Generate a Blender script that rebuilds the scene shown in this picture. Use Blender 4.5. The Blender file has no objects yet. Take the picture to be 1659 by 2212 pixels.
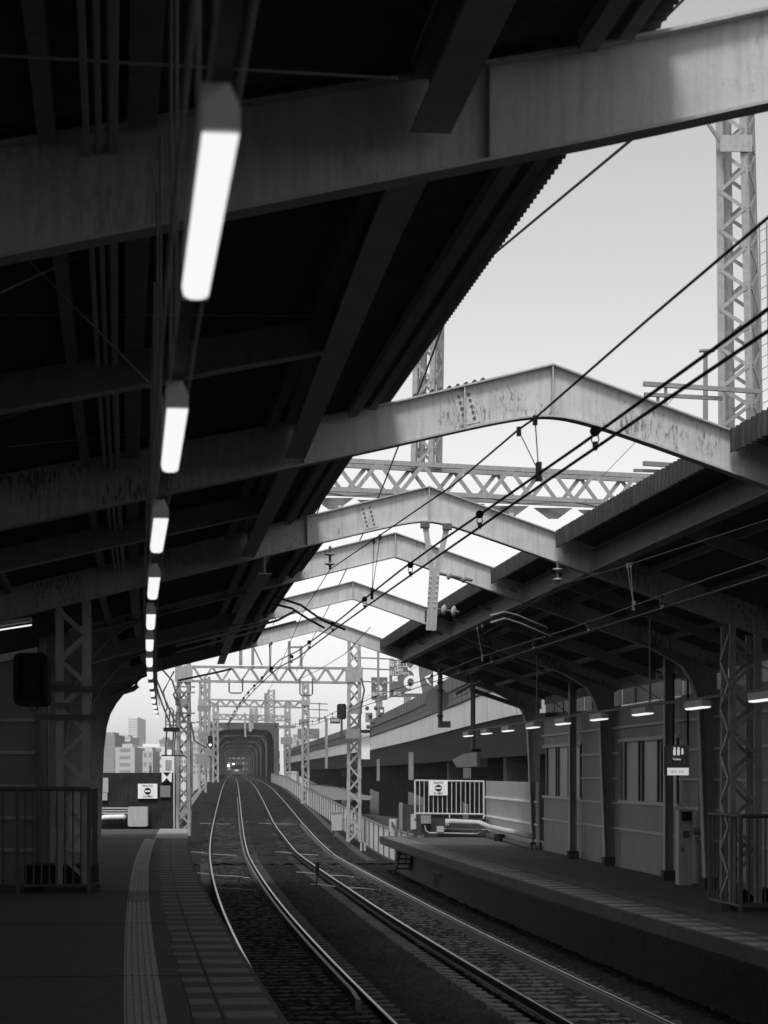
import bpy, math, random
from mathutils import Vector as V
random.seed(7)
S = bpy.context.scene
COL = S.collection
F, CX, VH, CZ = 4920.0, 829.5, 1672.0, 1.75      # focal length (px), centre column, horizon row, eye height

def at(u, v, Y):                                  # a sight line met at forward distance Y
    return V(((u-CX)/F*Y, Y, CZ-(v-VH)/F*Y))

def onz(u, v, z): return at(u, v, (CZ-z)*F/(v-VH))
# ---------------------------------------------------------------- alignment of the line
SL = [(-80,-.171),(22,-.1125),(36,-.104),(45,-.098),(54.6,-.091),(67,-.084),(80,-.080),(97,-.072),(110,-.068),(130,-.066),(3000,-.066)]
def lerp(tab, y):
    if y <= tab[0][0]: return tab[0][1]
    for (a, b), (c, d) in zip(tab, tab[1:]):
        if y <= c: return b+(d-b)*(y-a)/(c-a)
    return tab[-1][1]
def slope(y): return lerp(SL, y)
_cx = {}
def _build():
    y, x = 33.2, -1.086
    _cx[332] = x
    k = 332
    while k < 9000:
        x += slope((k+.5)/10)*.1; k += 1; _cx[k] = x
    x, k = -1.086, 332
    while k > -700:
        x -= slope((k-.5)/10)*.1; k -= 1; _cx[k] = x
_build()
def c1(y):
    k = y*10; a = math.floor(k); a = max(-699, min(8998, a)); f = k-a
    return _cx[a]*(1-f)+_cx[a+1]*f
HR = [(88,3.08),(109,2.75),(130,2.38),(157,1.98),(210,1.32),(282,.97),(551,.6),(900,.5)]
def zr(y): return CZ-lerp(HR, y)                  # rail level
def nrm(y):
    s = slope(y); l = math.hypot(1, s); return V((1/l, -s/l, 0))
def hdg(y):
    s = slope(y); l = math.hypot(1, s); return V((s/l, 1/l, 0))
def P(y, t, z=0.0):                               # distance along, offset right of the left track, height
    n = nrm(y); return V((c1(y)+t*n.x, y+t*n.y, z))

# ---------------------------------------------------------------- materials
MATS = {}
def mat(name, col, rough=.7, var=.25, scale=3.0, metal=0.0, bump=0.0, bscale=40, streak=0.0, rust=0.0, spec=.5, sc=(1,1,1), stripe=None):
    m = bpy.data.materials.new(name); m.use_nodes = True
    nt = m.node_tree; N = nt.nodes; L = nt.links
    b = N['Principled BSDF']; b.inputs['Roughness'].default_value = rough; b.inputs['Metallic'].default_value = metal
    b.inputs['Specular IOR Level'].default_value = spec
    tc = N.new('ShaderNodeTexCoord'); mp = N.new('ShaderNodeMapping'); mp.inputs['Scale'].default_value = sc
    L.new(tc.outputs['Object'], mp.inputs['Vector'])
    nz = N.new('ShaderNodeTexNoise'); nz.inputs['Scale'].default_value = scale; nz.inputs['Detail'].default_value = 6; nz.inputs['Roughness'].default_value = .65
    L.new(mp.outputs[0], nz.inputs['Vector'])
    mr = N.new('ShaderNodeMapRange'); mr.inputs['From Min'].default_value = .25; mr.inputs['From Max'].default_value = .75
    mr.inputs['To Min'].default_value = col*(1-var); mr.inputs['To Max'].default_value = col*(1+var)
    L.new(nz.outputs['Fac'], mr.inputs['Value'])
    out = mr.outputs['Result']
    def mult(val_socket, lo, hi, a, bb):
        nonlocal out
        r = N.new('ShaderNodeMapRange'); r.inputs['From Min'].default_value = lo; r.inputs['From Max'].default_value = hi
        r.inputs['To Min'].default_value = a; r.inputs['To Max'].default_value = bb
        L.new(val_socket, r.inputs['Value'])
        mm = N.new('ShaderNodeMath'); mm.operation = 'MULTIPLY'
        L.new(out, mm.inputs[0]); L.new(r.outputs['Result'], mm.inputs[1]); out = mm.outputs[0]
    if streak:
        m2 = N.new('ShaderNodeMapping'); m2.inputs['Scale'].default_value = (9, 9, .7)
        L.new(tc.outputs['Object'], m2.inputs['Vector'])
        n2 = N.new('ShaderNodeTexNoise'); n2.inputs['Scale'].default_value = 2.2; n2.inputs['Detail'].default_value = 5
        L.new(m2.outputs[0], n2.inputs['Vector']); mult(n2.outputs['Fac'], .45, .75, 1, 1-streak)
    if rust:
        m3 = N.new('ShaderNodeMapping'); m3.inputs['Scale'].default_value = (24, 24, 6)
        L.new(tc.outputs['Object'], m3.inputs['Vector'])
        n3 = N.new('ShaderNodeTexNoise'); n3.inputs['Scale'].default_value = 1.5; n3.inputs['Detail'].default_value = 8; n3.inputs['Roughness'].default_value = .7
        L.new(m3.outputs[0], n3.inputs['Vector']); 
        n4 = N.new('ShaderNodeTexNoise'); n4.inputs['Scale'].default_value = .75; n4.inputs['Detail'].default_value = 3
        L.new(tc.outputs['Object'], n4.inputs['Vector'])
        ad = N.new('ShaderNodeMath'); ad.operation = 'ADD'; L.new(n3.outputs['Fac'], ad.inputs[0]); L.new(n4.outputs['Fac'], ad.inputs[1])
        mult(ad.outputs[0], 1.08, 1.19, 1, 1-rust)
    for per, wd, dk in (stripe or ()):
        sx = N.new('ShaderNodeSeparateXYZ'); L.new(tc.outputs['Object'], sx.inputs[0])
        dv = N.new('ShaderNodeMath'); dv.operation = 'DIVIDE'; dv.inputs[1].default_value = per; L.new(sx.outputs['Y'], dv.inputs[0])
        fr_ = N.new('ShaderNodeMath'); fr_.operation = 'FRACT'; L.new(dv.outputs[0], fr_.inputs[0]); mult(fr_.outputs[0], wd, wd*1.25, dk, 1)
    cb = N.new('ShaderNodeCombineColor')
    for i in range(3): L.new(out, cb.inputs[i])
    L.new(cb.outputs[0], b.inputs['Base Color'])
    if bump:
        nb = N.new('ShaderNodeTexNoise'); nb.inputs['Scale'].default_value = bscale; nb.inputs['Detail'].default_value = 4
        L.new(tc.outputs['Object'], nb.inputs['Vector'])
        bp = N.new('ShaderNodeBump'); bp.inputs['Strength'].default_value = bump; bp.inputs['Distance'].default_value = .02
        L.new(nb.outputs['Fac'], bp.inputs['Height']); L.new(bp.outputs[0], b.inputs['Normal'])
    MATS[name] = m
    return m
def tinted(name, t):
    m = bpy.data.materials.new(name); m.use_nodes = True
    N = m.node_tree.nodes; N.clear(); L = m.node_tree.links
    a = N.new('ShaderNodeBsdfTransparent'); a.inputs[0].default_value = (t, t, t, 1)
    g = N.new('ShaderNodeBsdfGlossy'); g.inputs['Roughness'].default_value = .15; g.inputs[0].default_value = (.6, .6, .6, 1)
    x = N.new('ShaderNodeMixShader'); x.inputs[0].default_value = .06; o = N.new('ShaderNodeOutputMaterial')
    L.new(a.outputs[0], x.inputs[1]); L.new(g.outputs[0], x.inputs[2]); L.new(x.outputs[0], o.inputs[0]); return m
def emit(name, s):
    m = bpy.data.materials.new(name); m.use_nodes = True
    N = m.node_tree.nodes; N.clear()
    e = N.new('ShaderNodeEmission'); e.inputs['Strength'].default_value = s; o = N.new('ShaderNodeOutputMaterial')
    m.node_tree.links.new(e.outputs[0], o.inputs[0]); return m

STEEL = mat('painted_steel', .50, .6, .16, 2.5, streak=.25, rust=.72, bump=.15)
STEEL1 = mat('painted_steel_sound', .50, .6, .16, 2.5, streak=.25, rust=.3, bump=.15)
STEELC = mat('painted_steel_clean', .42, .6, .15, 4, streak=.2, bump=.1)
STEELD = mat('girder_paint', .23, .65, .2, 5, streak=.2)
DARKST = mat('dark_steel', .09, .6, .3, 6)
GALV = mat('galvanised_steel', .36, .5, .18, 6, metal=.25, streak=.25)
GALVD = mat('weathered_galvanised_steel', .25, .6, .25, 5, metal=.1, streak=.2)
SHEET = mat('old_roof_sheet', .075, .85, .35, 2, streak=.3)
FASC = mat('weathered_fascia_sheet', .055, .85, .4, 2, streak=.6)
BLACK = mat('black_paint', .012, .7, .3, 6, spec=.2)
RUBBER = mat('black_insulated_wire', .018, .55, .2, 6)
WHITE = mat('white_paint', .88, .5, .08, 3, streak=.15)
PALEG = mat('dulled_white_paint', .52, .7, .12, 3, streak=.2, spec=.3)
OFFW = mat('grey_cabinet_paint', .42, .5, .1, 4, streak=.12)
PANEL = mat('wall_panel_paint', .25, .6, .12, 1.5, streak=.22)
PANELO = mat('weathered_outer_panel', .40, .6, .12, 1.5, streak=.25)
LEGF = mat('leg_flange_paint', .42, .6, .12, 4)
BATTEN = mat('wall_batten_paint', .42, .5, .12, 4)
ASPH = mat('platform_asphalt', .064, .85, .6, 7, bump=.35, bscale=60)
CONC = mat('concrete', .21, .85, .28, 1.6, bump=.3, bscale=30, streak=.2)
CONCD = mat('dirty_concrete', .05, .9, .45, 1.6, bump=.3, bscale=30, streak=.45)
ENDW = mat('stained_end_wall', .03, .9, .5, 1.8, bump=.3, bscale=30, streak=.5, spec=.2)
CONCL = mat('pale_concrete', .34, .85, .2, .8, streak=.25)
TACT = mat('tactile_block_paint', .36, .7, .25, 3, bump=.2)
STRIP = mat('worn_slip_strip', .18, .8, .35, 4, bump=.3)
STRIPD = mat('edge_slab_concrete', .075, .85, .3, 3, bump=.3)
JOINT = mat('joint_filler', .03, .9, .2, 5)
BALL = mat('ballast_stone', .013, .95, .85, 12, bump=1.0, bscale=16, spec=.2)
BALLF = mat('mixed_track_ballast', .016, .95, .9, 1.6, bump=1.0, bscale=5, spec=.15)
BALL2 = mat('ballast_sleeper_concrete', .06, .9, .4, 3, bump=.4, spec=.3)
GROUND = mat('ground_soil', .05, .95, .4, .2)
RAILS = mat('rusty_rail_side', .028, .85, .3, 6, spec=.15)
RAILH = mat('polished_rail_head', .42, .3, .12, 8, metal=1.0)
GUARD = mat('guard_rail_steel', .13, .55, .3, 8, metal=.5)
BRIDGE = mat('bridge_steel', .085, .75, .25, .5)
BRIDGED = mat('shaded_bridge_steel', .015, .9, .3, .5, spec=.2)  # same paint as the portals, with the interior shade put into the colour
BARR = mat('noise_barrier_grey', .17, .7, .15, .5, streak=.25, stripe=((3.2,.32,.55),))
BARW = mat('noise_barrier_white', .85, .7, .10, .4, streak=.25, stripe=((12.0,.02,.55),))
GIRD = mat('viaduct_girder_steel', .03, .9, .2, .4, streak=.2, spec=.2)
SIGNG = mat('road_sign_green', .11, .5, .1, .5)
GLASSD = mat('dark_glass', .02, .15, .1, 3)
GLASSM = mat('frosted_window_panel', .30, .4, .15, 1.5)
PORC = mat('porcelain', .45, .25, .1, 8)
CITY1 = mat('far_building_wall', .5, .8, .12, .1)
CITY2 = mat('far_building_pale_wall', .72, .8, .1, .1)
CITY3 = mat('far_building_dark_wall', .3, .8, .1, .1)
DIMG = tinted('dimming_glass', .42)  # for panes added to dim the view through the wall openings
TUBE = emit('lit_fluorescent_tube', .74)
LITW = emit('lit_sign_face', .42)
SIGL = emit('lit_signal_lens', 1.6)
TRANS = mat('translucent_panel', .5, .6, .1, 2)
TRANS.node_tree.nodes['Principled BSDF'].inputs['Transmission Weight'].default_value = .35

# ---------------------------------------------------------------- mesh builder
ORG = {}
class MB:
    def __init__(s): s.v = []; s.f = []
    def quad(s, *ps):
        k = len(s.v); s.v += [tuple(p) for p in ps]; s.f.append(tuple(range(k, k+len(ps)))); return s
    def box(s, c, sx, sy, sz, ex=V((1,0,0)), ey=V((0,1,0)), ez=V((0,0,1))):
        k = len(s.v); c = V(c)
        for dz in (-.5, .5):
            for dx, dy in ((-.5,-.5),(.5,-.5),(.5,.5),(-.5,.5)):
                s.v.append(tuple(c+ex*dx*sx+ey*dy*sy+ez*dz*sz))
        for f in ((0,3,2,1),(4,5,6,7),(0,1,5,4),(1,2,6,5),(2,3,7,6),(3,0,4,7)): s.f.append(tuple(k+i for i in f))
        return s
    def bar(s, p, q, w, h=None, up=V((0,0,1))):
        p, q = V(p), V(q); d = q-p; l = d.length
        if l < 1e-6: return s
        d /= l; h = w if h is None else h
        if abs(d.dot(up)) > .98: up = V((0,1,0)) if abs(d.y) < .9 else V((1,0,0))
        sd = d.cross(up).normalized(); uu = sd.cross(d)
        return s.box((p+q)/2, w, l, h, sd, d, uu)
    def tube(s, pts, r, n=8, cap=True):
        pts = [V(p) for p in pts]; k = len(s.v); m = len(pts)
        rr = r if isinstance(r, (list, tuple)) else [r]*m
        for i, p in enumerate(pts):
            d = (pts[min(i+1, m-1)]-pts[max(i-1, 0)]).normalized()
            a = V((0,0,1)) if abs(d.z) < .95 else V((1,0,0))
            x = d.cross(a).normalized(); y = x.cross(d)
            for j in range(n):
                an = 2*math.pi*j/n; s.v.append(tuple(p+(x*math.cos(an)+y*math.sin(an))*rr[i]))
        for i in range(m-1):
            for j in range(n):
                s.f.append((k+i*n+j, k+i*n+(j+1)%n, k+(i+1)*n+(j+1)%n, k+(i+1)*n+j))
        if cap:
            s.f.append(tuple(k+j for j in range(n))[::-1]); s.f.append(tuple(k+(m-1)*n+j for j in range(n)))
        return s
    def prism(s, poly, ex):
        poly = [V(p) for p in poly]; ex = V(ex); n = len(poly); k = len(s.v)
        s.v += [tuple(p) for p in poly]+[tuple(p+ex) for p in poly]
        s.f.append(tuple(range(k, k+n))); s.f.append(tuple(range(k+2*n-1, k+n-1, -1)))
        for i in range(n): s.f.append((k+i, k+n+i, k+n+(i+1)%n, k+(i+1)%n))
        return s
    def ribbon(s, a, b, ex):                      # thick ribbon between two polylines (beam web)
        ex = V(ex); n = len(a); k = len(s.v)
        for q in (a, b): s.v += [tuple(V(p)) for p in q]
        for q in (a, b): s.v += [tuple(V(p)+ex) for p in q]
        for i in range(n-1):
            A, B, C, D = k, k+n, k+2*n, k+3*n
            s.f += [(A+i, B+i, B+i+1, A+i+1), (C+i, C+i+1, D+i+1, D+i), (A+i, A+i+1, C+i+1, C+i), (B+i, D+i, D+i+1, B+i+1)]
        s.f += [(k, k+2*n, k+3*n, k+n), (k+n-1, k+2*n-1, k+4*n-1, k+3*n-1)]
        return s
    def sweep(s, prof, ys, fr):                   # profile [(t,z)] swept along ys with frame fr(y,t,z)
        n = len(prof); k = len(s.v)
        for y in ys:
            for t, z in prof: s.v.append(tuple(fr(y, t, z)))
        for i in range(len(ys)-1):
            for j in range(n):
                s.f.append((k+i*n+j, k+i*n+(j+1)%n, k+(i+1)*n+(j+1)%n, k+(i+1)*n+j))
        s.f.append(tuple(k+j for j in range(n))); e = k+(len(ys)-1)*n; s.f.append(tuple(e+j for j in range(n))[::-1])
        return s
    def build(s, name, m, parent=None, smooth=False):
        me = bpy.data.meshes.new(name); o = bpy.data.objects.new(name, me); COL.objects.link(o)
        if parent is not None:
            og = ORG[parent]; o.parent = parent; ORG[o] = og
            vs = [(x-og.x, y-og.y, z-og.z) for x, y, z in s.v]
        else:
            xs = [p[0] for p in s.v]; ys = [p[1] for p in s.v]; zs = [p[2] for p in s.v]
            og = V(((min(xs)+max(xs))/2, (min(ys)+max(ys))/2, min(zs))); o.location = og; ORG[o] = og
            vs = [(x-og.x, y-og.y, z-og.z) for x, y, z in s.v]
        me.from_pydata(vs, [], s.f); me.materials.append(m)
        import bmesh
        bm = bmesh.new(); bm.from_mesh(me); bmesh.ops.recalc_face_normals(bm, faces=bm.faces); bm.to_mesh(me); bm.free()
        if smooth:
            for p in me.polygons: p.use_smooth = True
        return o
def tag(o, label=None, cat=None, group=None, kind=None):
    if label: o['label'] = label
    if cat: o['category'] = cat
    if group: o['group'] = group
    if kind: o['kind'] = kind
    return o
def thing(name, loc, label, cat, group=None):
    o = bpy.data.objects.new(name, None); COL.objects.link(o); o.location = V(loc); o.empty_display_size = .2; ORG[o] = V(loc)
    return tag(o, label, cat, group)
def copy_thing(o, loc, label=None):
    c = o.copy(); COL.objects.link(c); c.location = V(loc); ORG[c] = V(loc)
    if label: c['label'] = label
    for ch in o.children:
        d = ch.copy(); COL.objects.link(d); d.parent = c; d.matrix_parent_inverse = ch.matrix_parent_inverse
        for g in ch.children:
            e = g.copy(); COL.objects.link(e); e.parent = d
    return c
def struct(name, mb, m, smooth=False): return tag(mb.build(name, m, None, smooth), kind='structure')
def frange(a, b, st):
    n = max(1, int(math.ceil((b-a)/st))); return [a+(b-a)*i/n for i in range(n+1)]
def text(body, size, pos, ex, ey, m, parent, name='lettering', thick=.004, align='CENTER'):
    cu = bpy.data.curves.new('t', 'FONT'); cu.body = body; cu.size = size; cu.align_x = align; cu.align_y = 'CENTER'; cu.extrude = thick
    o = bpy.data.objects.new('t', cu); COL.objects.link(o)
    bpy.context.view_layer.update()
    me = bpy.data.meshes.new_from_object(o.evaluated_get(bpy.context.evaluated_depsgraph_get()))
    bpy.data.objects.remove(o)
    og = ORG[parent]; ez = ex.cross(ey)
    for v in me.vertices:
        c = v.co.copy(); w = V(pos)+ex*c.x+ey*c.y+ez*c.z; v.co = w-og
    me.materials.clear(); me.materials.append(m); me.name = name
    t = bpy.data.objects.new(name, me); COL.objects.link(t); t.parent = parent; ORG[t] = og
    return t
EX, EY, EZ = V((1,0,0)), V((0,1,0)), V((0,0,1))

# ================================================================= SETTING
EDGE_L, EDGE_R, ZR = -1.48, 4.93, -.35
# ground
g = MB(); g.quad((-900,-120,-5.2),(900,-120,-5.2),(900,2600,-5.2),(-900,2600,-5.2)); struct('ground', g, GROUND)
# embankment under the line
e = MB(); e.sweep([(-3.4,-.62),(6.2,-.62),(8.5,-5.3),(-6.0,-5.3)], frange(-60,312,6), lambda y,t,z: P(y,t, zr(y)+z if z > -2 else z)); struct('embankment', e, CONCD)
# ballast bed with a real stony surface
def ballast(name, y0, y1, dy, dt, amp, base=-.215):
    b = MB(); ys = frange(y0, y1, dy); n = int(9.2/dt)
    for y in ys:
        for j in range(n+1):
            t = -3.2+9.2*j/n
            h = base
            p = P(y, t, zr(y)+h+random.uniform(-amp, amp)); p.x += random.uniform(-.3,.3)*dt; p.y += random.uniform(-.3,.3)*dy
            b.v.append(tuple(p))
    for i in range(len(ys)-1):
        for j in range(n):
            a = i*(n+1)+j; b.f.append((a, a+1, a+n+2, a+n+1))
    return struct(name, b, BALL if y0 < 50 else BALLF)
ballast('ballast_bed', 20, 82, .085, .085, .045)
ballast('ballast_bed', 82, 312, .8, .23, .05, -.175)

# platforms
def platform(name, ys, te, tb, z, depth, lip):
    b = MB(); s = 1 if tb > te else -1
    prof = [(te, z), (tb, z), (tb, -5.0), (te+s*.55, -5.0), (te+s*.55, z-lip-.02), (te+s*.02, z-lip)]
    b.sweep(prof, ys, P); return struct(name, b, ASPH)
platform('platform', frange(-30, 72.6, 2), EDGE_L, -14, 0, 0, .22)
platform('platform', frange(-30, 76.5, 2), EDGE_R, 9.6, ZR, 0, .26)
def strip(name, ys, ta, tb, z, m, th=.004):
    b = MB(); b.sweep([(ta, z), (tb, z), (tb, z+th), (ta, z+th)], ys, P); return struct(name, b, m)
def edging(te, s, z, y0, y1, name):
    strip('edge_slab', frange(y0, y1, 1.5), te+s*.004, te+s*.66, z, STRIPD, .005)
    b = MB(); y = y0+.2
    while y < y1-1:
        wob = random.uniform(-.03, .03)
        L = random.uniform(.40, .52)
        b.sweep([(te+s*.05, z+.005), (te+s*(.44-.015), z+.005), (te+s*(.44-.015), z+.009), (te+s*.05, z+.009)], [y, y+L], P)
        b.sweep([(te+s*.455, z+.005), (te+s*(.66+wob), z+.005), (te+s*(.66+wob), z+.009), (te+s*.455, z+.009)], [y+.04, y+L-.02], P)
        y += .93
    struct('slip_strips', b, STRIP)
    b = MB()
    b.sweep([(te+s*.44, z+.006), (te+s*.453, z+.006), (te+s*.453, z+.0105), (te+s*.44, z+.0105)], frange(y0, min(y1, 34), 1.5), P)
    for yj in [v for v in (13, 19.9, 26.8, 34, 41, 48, 55, 62) if y0 < v < y1]:
        b.sweep([(te+s*.005, z+.0112), (te+s*3.4, z+.0112), (te+s*3.4, z+.0142), (te+s*.005, z+.0142)], [yj, yj+(.07 if yj == 34 else .03)], P)
    struct('pavement_joint', b, JOINT)
    # tactile paving: a plate with five raised bars
    b = MB(); ta, tb = te+s*.85, te+s*1.15; ys = frange(y0, y1-11, 1.2)
    b.sweep([(ta, z), (tb, z), (tb, z+.006), (ta, z+.006)], ys, P)
    for k in range(5):
        t0 = te+s*(.868+.057*k)
        b.sweep([(t0, z+.006), (t0+s*.036, z+.006), (t0+s*.031, z+.018), (t0+s*.005, z+.018)], ys, P)
    struct('tactile_paving', b, TACT if s < 0 else STRIPD)
edging(EDGE_L, -1, 0, -20, 72.5, 'l')
edging(EDGE_R, 1, ZR, 15, 76.4, 'r')
# pale new patch at the far end of the left platform edge and a repaired tactile block
b = MB(); b.sweep([(EDGE_L-.006, .0125), (EDGE_L-.9, .0125), (EDGE_L-.9, .017), (EDGE_L-.006, .017)], [61.5, 66, 72.4], P); struct('pavement_patch', b, CONCL)
b = MB(); b.sweep([(EDGE_L-.86, .0185), (EDGE_L-1.14, .0185), (EDGE_L-1.14, .0225), (EDGE_L-.86, .0225)], [31.3, 33.7], P); struct('pavement_patch', b, CONC)
b = MB(); b.sweep([(EDGE_R-.012, ZR-.20), (EDGE_R-.003, ZR-.20), (EDGE_R-.003, ZR-.012), (EDGE_R-.012, ZR-.012)], frange(15, 76.4, 2), P); struct('platform_edge_face', b, CONCD)
# cable trough and kerb beside the tracks
b = MB(); b.sweep([(-2.95,-.34),(-2.5,-.34),(-2.5,-.10),(-2.95,-.10)], frange(74, 200, 3), lambda y,t,z: P(y,t,zr(y)+z)); struct('cable_trough', b, CONC)
b = MB(); b.sweep([(5.05,-.4),(5.35,-.4),(5.35,-.12),(5.05,-.12)], frange(84, 220, 3), lambda y,t,z: P(y,t,zr(y)+z)); struct('cable_trough', b, CONCD)

# ================================================================= TRACKS
def track(t0f, label, cant, gy0, gy1, gs):
    r = thing('railway_track', P(30, t0f(30), zr(30)), label, 'railway track', 'railway tracks')
    def fr(y, t, z): return P(y, t0f(y)+t, zr(y)+z-cant*t/1.435*(1 if y < 110 else .3))
    ys = frange(8, 100, 1.5)+frange(104, 720, 8)
    for s in (-1, 1):
        c = s*.7525
        b = MB(); b.sweep([(c-.07,-.15),(c+.07,-.15),(c+.07,-.135),(c+.012,-.12),(c+.012,-.045),(c+.034,-.035),(c+.034,-.006),(c-.034,-.006),(c-.034,-.035),(c-.012,-.045),(c-.012,-.12),(c-.07,-.135)], ys, fr)
        o = b.build('rail', RAILS, r)
        b = MB(); b.sweep([(c-.027,-.006),(c+.027,-.006),(c+.022,.004),(c-.022,.004)], ys, fr); b.build('rail_head', RAILH, o)
    c = .7525-.15
    b = MB(); b.sweep([(c-.04,-.14),(c+.04,-.14),(c+.034,.006),(c-.034,.006)], frange(gy0, gy1, 1.5), lambda y,t,z: fr(y, t-(.05*max(0,1-(y-gy0)/1.2)), z)); b.build('guard_rail', GUARD, r)
    n = 0; y = 22.0; far = MB()
    proto = None
    while y < 130:
        c0 = fr(y, 0, -.16); h = hdg(y); nn = nrm(y)
        if n < 100:
            sb = MB(); sb.prism([c0+nn*a-h*.12+EZ*z for a, z in ((-1.1,-.09),(1.1,-.09),(1.1,-.005),(.45,-.035),(-.45,-.035),(-1.1,-.005))], h*.24)
            sb.build('sleeper', BALL2, r)
        else: far.box(c0-EZ*.05, 2.2, .24, .09, nn, h)
        y += .62 if n < 110 else .9; n += 1
    tag(far.build('sleepers', BALL2, r), kind='stuff')
    # white cable ducts lying across between the rails
    for yy in (64, 72, 90, 122):
        bb = MB()
        pts = [fr(yy+.05*math.sin(k*2), -1.5+.25*k, -.165+.012*math.sin(k*1.3)) for k in range(13)]
        bb.tube(pts, .02, 6); bb.build('bond_cable', GALVD, r)
    return r
track(lambda y: 0.0, 'curving railway track beside the left platform', .13, 31.5, 175, 1)
track(lambda y: 3.5 if y < 60 else (3.5-.35*min(1, (y-60)/60)), 'curving railway track alongside the right platform', .13, 10, 118, 1)

# ================================================================= PORTAL FRAMES
Lr, Rr = .255, .345
def wall_x(y): return 5.17-.080*(y-51.4)
def wall_t(y): return (wall_x(y)-c1(y))/nrm(y).x
FR = [ # Y, apex t, apex height over eye, depth, fillet, left end, has left leg, has right leg
 (12.0, 2.0, 4.35, .46, .35), (24.1, 1.9, 4.35, .42, .38), (34.4, 1.9, 4.35, .42, .3), (41.0, 2.1, 4.35, .41, .03), (51.4, 2.2, 4.35, .37, .03), (62.9, 2.14, 4.35, .37, .03)]
FLAB = ['nearest pale rigid steel roof frame with rust drips, crossing the top right corner', 'rust streaked rigid roof frame with high apex, second from the camera',
        'rigid roof frame carrying the forked drop post, bolted splice on its left', 'plain pale rigid roof frame showing just behind the forked drop post', 
        'rigid roof frame second from the far end, behind the drop post foot', 'farthest rigid roof frame, with the curved left knee against the sky']
def l2(y): return lerp([(24.5,.20),(34,.255)], y)
def topz(y0, tp, hp, t):
    if t >= tp: return CZ+hp-Rr*(t-tp)
    return CZ+hp-Lr*(tp-max(t, 0))-(l2(y0)*-t if t < 0 else 0)
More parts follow.
